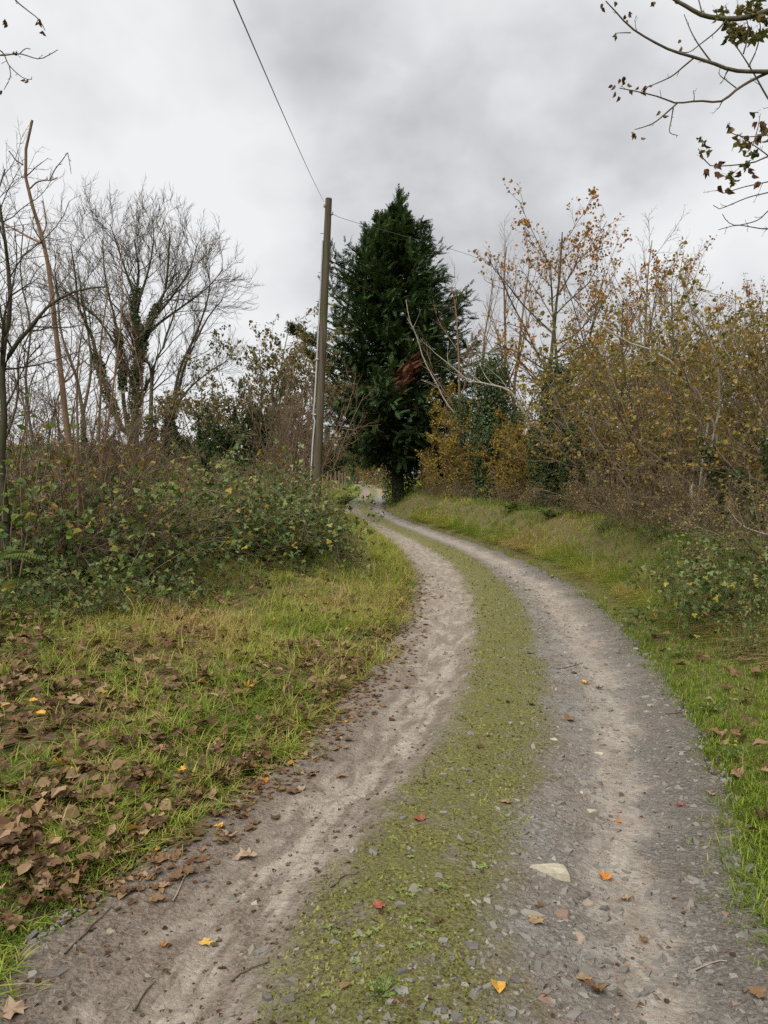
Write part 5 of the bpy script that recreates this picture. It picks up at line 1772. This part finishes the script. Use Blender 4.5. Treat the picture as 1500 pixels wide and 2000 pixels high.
def build_litter():
    b = Batch()
    x, y = litter_points(22000, 2.05, 16)
    # the drift along the edge of the earth
    yd = 2.9 * (13 / 2.9) ** rng.random(1500)
    xd = xl(yd) + rng.normal(.05, .13, 1500) + .12 * (fbm(yd * 1.7, yd * 0, 5) - .5)
    x, y = np.concatenate([x, xd]), np.concatenate([y, yd])
    n = len(x)
    s = rng.uniform(.04, .105, n) * np.where(np.abs(xl(y) - x) < .3, .75, 1.0)
    on = np.abs(track_u(x, y)) > 1.0
    z = surf(x, y) + np.where(on, rng.uniform(.004, .06, n) + .03 * sstep(4.5, 7, y), rng.uniform(.002, .012, n))
    rot = flat_frames(n, .5)
    rot_t = flat_frames(n, .16)
    rot = np.where((on)[:, None, None], rot, rot_t)
    v = np.clip(rng.beta(2, 2.4, n) + .03 * rng.normal(size=n), 0, .985)
    v = np.where(rng.random(n) < .015, 1.0, v)
    pick = np.where(on, rng.integers(0, len(MAP), n), rng.choice([0, 4], n))
    s = np.where(on, s, s * .72)
    # the largest-looking three hundred are leaves of their own
    size = s / y
    near = np.argsort(-size * (.6 + .8 * rng.random(n)))
    near = near[y[near] < 8][:270]
    rest = np.setdiff1d(np.arange(n), near)
    OV = [fold_leaf(.36, .16, .1), fold_leaf(.3, .3, -.2), fold_leaf(.45, .05, .25)]
    oval = rest[rng.random(len(rest)) < .45]
    rest = np.setdiff1d(rest, oval)
    for k in range(3):
        a = oval[pick[oval] % 3 == k]
        b.inst(OV[k], np.stack([x[a], y[a], z[a]], 1), rot[a], s[a] * .95, v[a])
    for k in range(len(MAP)):
        a = rest[pick[rest] == k]
        b.inst(MAP[k], np.stack([x[a], y[a], z[a]], 1), rot[a], s[a], v[a])
    # the same litter goes on to the left of the view
    k = 1100
    yo = rng.uniform(1.0, 8, k)
    xo = -.56 * yo - rng.random(k) ** 1.4 * 3.2
    ok = (track_u(xo, yo) < -1) & (fbm(xo * 1.5, yo * 1.5, 44) > .42)
    xo, yo = xo[ok], yo[ok]
    k = len(xo)
    b.inst(OV[0], np.stack([xo, yo, H(xo, yo) + rng.uniform(.01, .05, k)], 1), flat_frames(k, .5), rng.uniform(.05, .1, k), rng.beta(2, 2.4, k))
    o = link('leaf_litter', b.mesh('leaf_litter', M['litter']), kind='stuff')
    o['label'], o['category'] = 'brown fallen leaves drifted over the left verge and along the track edge', 'leaves'
    from mathutils import Matrix
    NEAR = [MAP[0], OV[0], MAP[2], OV[1], MAP[4], OV[2]]
    mesh = [Batch().inst(NEAR[k], np.zeros((1, 3)), np.eye(3)[None], np.ones(1), np.array([.5])).mesh('fallen_leaf', M['litter_obj']) for k in range(len(MAP))]
    for i in near:
        o = link('fallen_leaf', mesh[pick[i]])
        m = np.eye(4)
        m[:3, :3] = rot[i] * s[i]
        m[:3, 3] = (x[i], y[i], z[i] + .008)
        o.matrix_world = Matrix(m.tolist())
        u = track_u(x[i], y[i])
        o['category'] = 'leaf'
        if u < -1.0:
            o['label'], o['group'] = 'brown fallen leaf lying in the grass of the left verge', 'fallen leaves on the left verge'
        elif u < 1.0:
            o['label'], o['group'] = 'brown fallen leaf lying on the bare earth of the track', 'fallen leaves on the track'
        else:
            o['label'], o['group'] = 'brown fallen leaf lying in the grass of the right verge', 'fallen leaves on the right verge'
    # leaves that stand out
    one = [((375, 1630), .125, 'litter_obj', 4, 'large brown maple leaf with long stalk at the left edge of the track', .1), ((318, 1678), .10, 'litter_obj', 0, 'flat dark brown maple leaf with the points spread, on the left edge of the earth', .06),
           ((484, 1665), .11, 'leaf_tan', 1, 'folded tan leaf with upright stalk in the left wheel line', .25), ((448, 1632), .08, 'leaf_tan', 2, 'curled tan leaf above the folded one', .3), ((360, 1700), .09, 'litter_obj', 1, 'brown leaf with a straw-coloured stalk pointing to the viewer', .15),
           ((427, 1493), .10, 'leaf_tan', 3, 'pale curled leaf standing up in the left grass', .9), ((406, 1826), .055, 'leaf_yellow', 0, 'round yellow leaf lying in the left wheel line', .05), ((320, 1835), .035, 'leaf_orange', 2, 'small orange leaf left of the round yellow one', .2),
           ((14, 1980), .10, 'leaf_tan', 1, 'tan leaf in the bottom left corner', .15), ((160, 1425), .085, 'leaf_orange', 2, 'orange leaf in the left grass near the edge of the picture', .4), ((476, 1415), .06, 'leaf_orange', 2, 'orange leaf beside the strong grass tuft', .5),
           ((606, 1370), .075, 'leaf_yellow', 2, 'bright yellow leaf in the drift at the track edge', .4), ((580, 1378), .07, 'leaf_orange', 1, 'orange leaf left of the bright yellow one', .3), ((306, 1565), .05, 'leaf_orange', 2, 'small orange leaf on the lower left verge', .4),
           ((520, 1530), .045, 'leaf_orange', 3, 'small orange leaf at the edge of the earth', .4), ((588, 1540), .06, 'leaf_tan', 2, 'tan curled leaf lying alone on the left wheel line', .2), ((736, 1792), .065, 'leaf_red', 1, 'red-brown leaf on the moss near the weeds', .1),
           ((820, 1615), .07, 'leaf_red', 4, 'dull red-brown maple leaf on the moss', .06), ((1183, 1710), .065, 'leaf_orange', 2, 'orange leaf right of the pale pointed stone', .15), ((1222, 1745), .055, 'leaf_tan', 3, 'folded tan leaf at the edge of the right wheel line', .3),
           ((1165, 1930), .085, 'litter_obj', 3, 'brown forked leaf lying in the right wheel line', .15), ((938, 1474), .06, 'litter_obj', 2, 'dark rolled leaf on the moss strip', .1), ((1145, 1334), .075, 'leaf_yellow', 3, 'yellow leaf on the right wheel line', .2),
           ((1170, 1342), .07, 'leaf_tan', 3, 'tan rolled leaf right of the yellow one', .2), ((1208, 1597), .035, 'leaf_orange', 2, 'tiny orange leaf on the right wheel line', .2), ((1330, 1575), .05, 'leaf_red', 1, 'small red-brown leaf on the dark grit at the right', .15),
           ((1430, 1335), .12, 'litter_obj', 3, 'brown leaf caught upright in the right verge grass', .8), ((1110, 1410), .09, 'litter_obj', 2, 'brown curled leaf on the gravel beside the moss', .2), ((1390, 1560), .05, 'leaf_tan', 2, 'tan leaf at the right verge edge', .2),
           ((955, 1452), .05, 'leaf_tan', 3, 'pale curled leaf on the moss strip', .3)]
    for (px, py), s, mat, k, lb, tilt in one:
        gx, gy = ground_hit(px, py)
        me = Batch().inst(MAP[k], np.zeros((1, 3)), np.eye(3)[None], np.ones(1), np.array([rng.random()])).mesh('fallen_leaf', M[mat])
        o = link('fallen_leaf', me)
        m = np.eye(4)
        m[:3, :3] = flat_frames(1, tilt * .5)[0] * s
        m[:3, 3] = (gx, gy, float(surf(gx, gy)) + .006 + .08 * tilt * s * 2)
        o.matrix_world = Matrix(m.tolist())
        o['label'], o['category'], o['group'] = lb, 'leaf', 'single fallen leaves'


build_litter()


# ---------------------------------------------------------------- stones
def build_stones():
    T = [icosa(s, f) for s, f in enumerate((.5, .6, .75, .55, .65, .8, .5, .7, .45, .6, .7, .55))]
    b = Batch()
    x, y = fan(95000, 2.0, 14, 1.05)
    u = track_u(x, y) + .22 * (fbm(x * 3, y * 3, 91) - .5)
    g = lambda m, s: np.exp(-.5 * ((u - m) / s) ** 2)
    dens = .95 * g(.33, .13) + .55 * g(.85, .16) + .35 * g(.60, .2) + .10 * g(-.1, .2) + .03 * g(-.4, .3) + .4 * g(-.95, .06) * (y < 4)
    dens = dens + .3 * g(.1, .3) * (1 - sstep(2.3, 2.9, y))
    dens = dens * (.35 + 1.0 * fbm(x * 2.5, y * 2.5, 15))
    keep = (rng.random(len(x)) < dens) & (np.abs(track_u(x, y)) < .99)
    x, y = x[keep], y[keep]
    n = len(x)
    s = np.clip(rng.lognormal(math.log(.0105), .6, n), .005, .045) * (1 + .10 * np.maximum(y - 3, 0))
    z = track_z(x, y) - s * .04
    rot = flat_frames(n, .38)
    rot = rot[:, :, [1, 0, 2]]
    rot[:, :, 0] *= -1
    v = rng.beta(2, 2.2, n)
    v = np.where(rng.random(n) < .03, 1.0, v * .94)
    pick = rng.integers(0, len(T), n)
    order = np.argsort(-(s / y))
    big = order[:200]
    rest = order[200:]
    for k in range(len(T)):
        a = rest[pick[rest] == k]
        b.inst(T[k], np.stack([x[a], y[a], z[a]], 1), rot[a], s[a], v[a])
    o = link('gravel', b.mesh('gravel', M['stone']), kind='stuff')
    o['label'], o['category'] = 'loose grey slate gravel on the track', 'gravel'
    from mathutils import Matrix
    mesh = [Batch().inst(T[k], np.zeros((1, 3)), np.eye(3)[None], np.ones(1), np.array([.5])).mesh('stone', M['stone_obj']) for k in range(len(T))]
    for i in big:
        o = link('stone', mesh[pick[i]])
        m = np.eye(4)
        m[:3, :3] = rot[i] * s[i]
        m[:3, 3] = (x[i], y[i], z[i])
        o.matrix_world = Matrix(m.tolist())
        uu = track_u(x[i], y[i])
        o['category'] = 'stone'
        if uu > .12:
            o['label'], o['group'] = 'small grey slate stone bedded in the right half of the track', 'stones in the right half of the track'
        else:
            o['label'], o['group'] = 'small grey slate stone bedded in the left half of the track', 'stones in the left half of the track'

    # crumbs of mud and scraps of leaf trodden into the earth
    x, y = fan(9000, 2.0, 11, 1.0)
    u = track_u(x, y) + .2 * (fbm(x * 3, y * 3, 12) - .5)
    g = lambda m, s: np.exp(-.5 * ((u - m) / s) ** 2)
    keep = rng.random(len(x)) < (.9 * g(-.36, .1) + .5 * g(-.75, .2) + .12 * g(.85, .15)) * (.2 + 1.2 * fbm(x * 4, y * 4, 55))
    x, y = x[keep], y[keep]
    n = len(x)
    s = np.clip(rng.lognormal(math.log(.009), .4, n), .004, .025) * (1 + .06 * y)
    b = Batch()
    b.inst(icosa(77, .6), np.stack([x, y, track_z(x, y) + s * .1], 1), flat_frames(n, .4), s, rng.random(n))
    o = link('mud_crumbs', b.mesh('mud_crumbs', M['crumb']), kind='stuff')
    o['label'], o['category'] = 'brown crumbs of mud scattered along the wheel lines', 'mud'
    x, y = fan(5000, 2.0, 14, 1.0)
    u = track_u(x, y)
    keep = (np.abs(u) < 1) & (rng.random(len(x)) < .25 + .5 * (u < -.3))
    x, y = x[keep], y[keep]
    n = len(x)
    b = Batch().inst(fold_leaf(.35, .2, .1), np.stack([x, y, track_z(x, y) + .004], 1), flat_frames(n, .25), rng.uniform(.008, .026, n) * (1 + .04 * y), rng.beta(2, 4, n) * .6)
    o = link('leaf_scraps', b.mesh('leaf_scraps', M['litter']), kind='stuff')
    o['label'], o['category'] = 'small dark scraps of leaf trodden into the track', 'leaves'

    def slab(px, py, w, h, mat, label, pts=None, th=.02, tilt=.12, az=0.0):
        """a flat angular stone with its own outline"""
        gx, gy = ground_hit(px, py)
        if pts is None:
            k = rng.integers(4, 7)
            a = np.sort((np.arange(k) + rng.uniform(-.25, .25, k)) / k * 2 * np.pi)
            pts = np.stack([np.cos(a) * w * .5, np.sin(a) * h * .5], 1) * rng.uniform(.6, 1.15, (k, 1))
        pts = np.asarray(pts, float)
        k = len(pts)
        low = np.column_stack([pts * 1.06, np.full(k, -th)])
        mid = np.column_stack([pts, np.full(k, th * .45) + rng.uniform(-.2, .2, k) * th])
        top = np.column_stack([pts * .86, np.full(k, th) + rng.uniform(-.35, .35, k) * th])
        c = np.array([[*(pts.mean(0) * .8), th * 1.1]])
        V = np.vstack([low, mid, top, c])
        Q = [(r * k + i, r * k + (i + 1) % k, (r + 1) * k + (i + 1) % k, (r + 1) * k + i) for r in (0, 1) for i in range(k)]
        Tt = [(2 * k + i, 2 * k + (i + 1) % k, 3 * k) for i in range(k)]
        o = link('stone', Batch().add(V, Q, Tt, rng.random()).mesh('stone', M[mat]))
        o.location = (gx, gy, float(track_z(gx, gy)) - th * .1)
        o.rotation_euler = (rng.normal(0, tilt) - tilt, rng.normal(0, tilt * .5), az)
        o['label'], o['category'], o['group'] = label, 'stone', 'larger stones on the track'
    slab(1076, 1708, 0, 0, 'stone_pale', 'pale cream pointed stone lying on the gravel, largest in view', [(-.088, .02), (-.04, -.004), (.028, -.052), (.066, -.05), (.074, .05), (.03, .045), (-.03, .03)], .026, .10)
    for px, py, w, h, mt, lb in ((1038, 1795, .11, .055, 'stone_obj', 'long flat grey stone left of the red one'), (1095, 1785, .08, .07, 'stone_red', 'flat dark red stone below the pale pointed one'), (1148, 1757, .075, .05, 'stone_pink', 'flat pinkish stone below the orange leaf'),
                             (785, 1958, .075, .055, 'stone_obj', 'grey angular stone at the bottom of the moss strip'), (1155, 1582, .07, .05, 'stone_pale', 'pale stone in the right wheel line, upper of two'), (1232, 1645, .07, .06, 'stone_obj', 'grey stone at the right of the wheel line'),
                             (1135, 1548, .05, .035, 'stone_pale', 'small cream stone above the pale one in the wheel line'), (1065, 1958, .06, .045, 'stone_red', 'reddish stone near the bottom edge'), (1130, 1830, .10, .07, 'stone_pink', 'broad brownish stone sunk in the right wheel line'),
                             (510, 1850, .06, .05, 'stone_obj', 'grey stone on the bare earth right of the round yellow leaf'), (455, 1742, .06, .04, 'stone_obj', 'dark edged grey stone in the left wheel line'), (498, 1750, .035, .03, 'stone_pale', 'small pale stone right of the dark edged one'),
                             (788, 1607, .05, .035, 'stone_obj', 'small bluish stone at the left edge of the moss'), (1020, 1425, .06, .045, 'stone_obj', 'grey stone at the moss edge beside the curled leaf'), (1080, 1450, .06, .045, 'stone_pale', 'rounded pale stone on the gravel farther up'),
                             (1170, 1468, .07, .04, 'stone_pale', 'flat cream stone farther up the right wheel line'), (1200, 1460, .09, .05, 'stone_obj', 'grey flat stone beside the flat cream one'), (992, 1605, .04, .035, 'stone_obj', 'small grey stone left of the pale pointed one'),
                             (990, 1730, .045, .035, 'stone_obj', 'grey stone just left below the pale pointed one'), (1120, 1985, .07, .05, 'stone_obj', 'grey stone cut by the bottom edge'), (1260, 1925, .05, .04, 'stone_obj', 'light grey stone in the lower right gravel'),
                             (215, 1815, .045, .04, 'stone_obj', 'grey stone by the lower left grass edge'), (65, 1905, .05, .04, 'stone_obj', 'grey stone near the lower left corner'), (1440, 1700, .05, .04, 'stone_obj', 'grey stone on the dark grit near the right edge')):
        slab(px, py, w, h, mt, lb, th=.011, tilt=.07, az=rng.uniform(0, 6.28))


build_stones()


# ---------------------------------------------------------------- small weeds and fallen sticks
def build_small():
    from mathutils import Matrix
    lf = fold_leaf(.26, .12, .1)
    spots = [(655, 1835), (640, 1828), (690, 1850), (720, 1843), (735, 1836), (765, 1775), (780, 1760), (805, 1770), (815, 1753), (840, 1838), (865, 1752), (872, 1756), (790, 1815), (820, 1822), (800, 1875), (820, 1870), (697, 1898), (700, 1895), (935, 1708), (948, 1704), (770, 1650), (800, 1695), (745, 1960), (735, 1945), (760, 1970), (880, 1500), (955, 1342), (640, 1960)]
    for i, (px, py) in enumerate(spots):
        gx, gy = ground_hit(px, py)
        k = int(rng.integers(6, 11))
        az = np.arange(k) * 2.4 + rng.normal(0, .2, k)
        d = np.stack([np.cos(az), np.sin(az), rng.uniform(.15, .6, k)], 1)
        b = Batch().inst(lf, np.zeros((k, 3)), frames(d, up=np.tile([0, 0, 1.], (k, 1))), rng.uniform(.012, .026, k), rng.random(k))
        o = link('rosette_weed', b.mesh('rosette_weed', M['weed']))
        o.location = (gx, gy, float(track_z(gx, gy)) + .004)
        o['label'], o['category'], o['group'] = 'small light green rosette weed growing in the mossy strip', 'weed', 'rosette weeds on the moss'
    # bushy little herbs on the verges
    herb = diamond_leaf(.4, .1)
    for px, py, n, s, lb in ((745, 1962, 60, .014, 'small dark green herb at the bottom of the moss strip'), (95, 1335, 60, .03, 'light green feathery herb on the left verge by the picture edge'), (215, 1350, 70, .03, 'light green herb in the leaf litter of the left verge'),
                             (700, 1262, 50, .035, 'dark green herb at the track edge inside the bend'), (235, 1300, 50, .03, 'small herb above the leaf litter'), (1280, 1250, 60, .03, 'green herb clump on the right verge by the bank'), (1330, 1290, 60, .03, 'green herb clump on the right verge nearer the viewer'),
                             (1440, 1480, 60, .022, 'low green herb in the right verge grass'), (560, 1310, 50, .03, 'small herb in the grass inside the bend'), (1385, 1390, 60, .025, 'pale green herb in the right verge')):
        gx, gy = ground_hit(px, py)
        az = rng.uniform(0, 6.283, n)
        rr = rng.random(n) ** .6 * s * 4
        p = np.stack([np.cos(az) * rr, np.sin(az) * rr, rng.uniform(.2, 1, n) * s * 3.2], 1)
        b = Batch().inst(herb, p, frames(rand_dirs(n, .2, .4), up=np.array([0, 0, 1.]) + rng.normal(0, .4, (n, 3))), s * rng.uniform(.6, 1.3, n), rng.random(n))
        b2 = Batch().tubes(np.stack([p * [.1, .1, 0], p * [.6, .6, .6], p], 1), np.full((n, 3), .0012), 3)
        t = thing('verge_herb', lb, 'herb', (gx, gy, float(surf(gx, gy)) - .005))
        link('leaves', b.mesh('leaves', M['bright']), t, kind='stuff')
        link('stems', b2.mesh('stems', M['weed']), t, kind='stuff')
    for i, (a, c, lb) in enumerate((((125, 1865), (215, 1770), 'thin dark stick on the earth near the lower left'), ((335, 1755), (372, 1690), 'straw-coloured stalk on the left edge of the earth'), ((1090, 1310), (1140, 1290), 'short stick beside the right verge'),
                                    ((255, 1960), (305, 1905), 'thin stick near the bottom left'), ((1350, 1890), (1420, 1880), 'thin pale stick on the dark grit at the right'), ((1300, 1400), (1370, 1392), 'stick lying at the edge of the right verge'), ((640, 1740), (700, 1715), 'fine twig on the bare earth beside the moss'), ((450, 1905), (530, 1870), 'fine twig in the left wheel line'))):
        g0, g1 = ground_hit(*a), ground_hit(*c)
        pts = []
        for f in np.linspace(0, 1, 6):
            x, y = g0[0] + (g1[0] - g0[0]) * f + rng.normal(0, .006), g0[1] + (g1[1] - g0[1]) * f + rng.normal(0, .006)
            pts.append((x, y, float(surf(x, y)) + .009))
        base = np.array(pts[0])
        o = link('stick', shift(Batch().tubes(np.array(pts)[None], np.linspace(.0035, .0018, 6)[None], 6), base).mesh('stick', M['twig_pale' if 'straw' in lb or 'pale' in lb else 'twig'], True))
        o.location = base
        o['label'], o['category'] = lb, 'stick'
    # bare pale branch stuck out of the right hedge foot
    P, R = traced([(1500, 1045), (1455, 1030), (1430, 1005), (1420, 990)], 8.2, .012, .005, 10, 0)
    o = link('stick', Batch().tubes(P[None], R[None], 6).mesh('stick', M['bark_pale'], True))
    o['label'], o['category'] = 'pale bent branch sticking out of the foot of the right hedge', 'stick'


build_small()
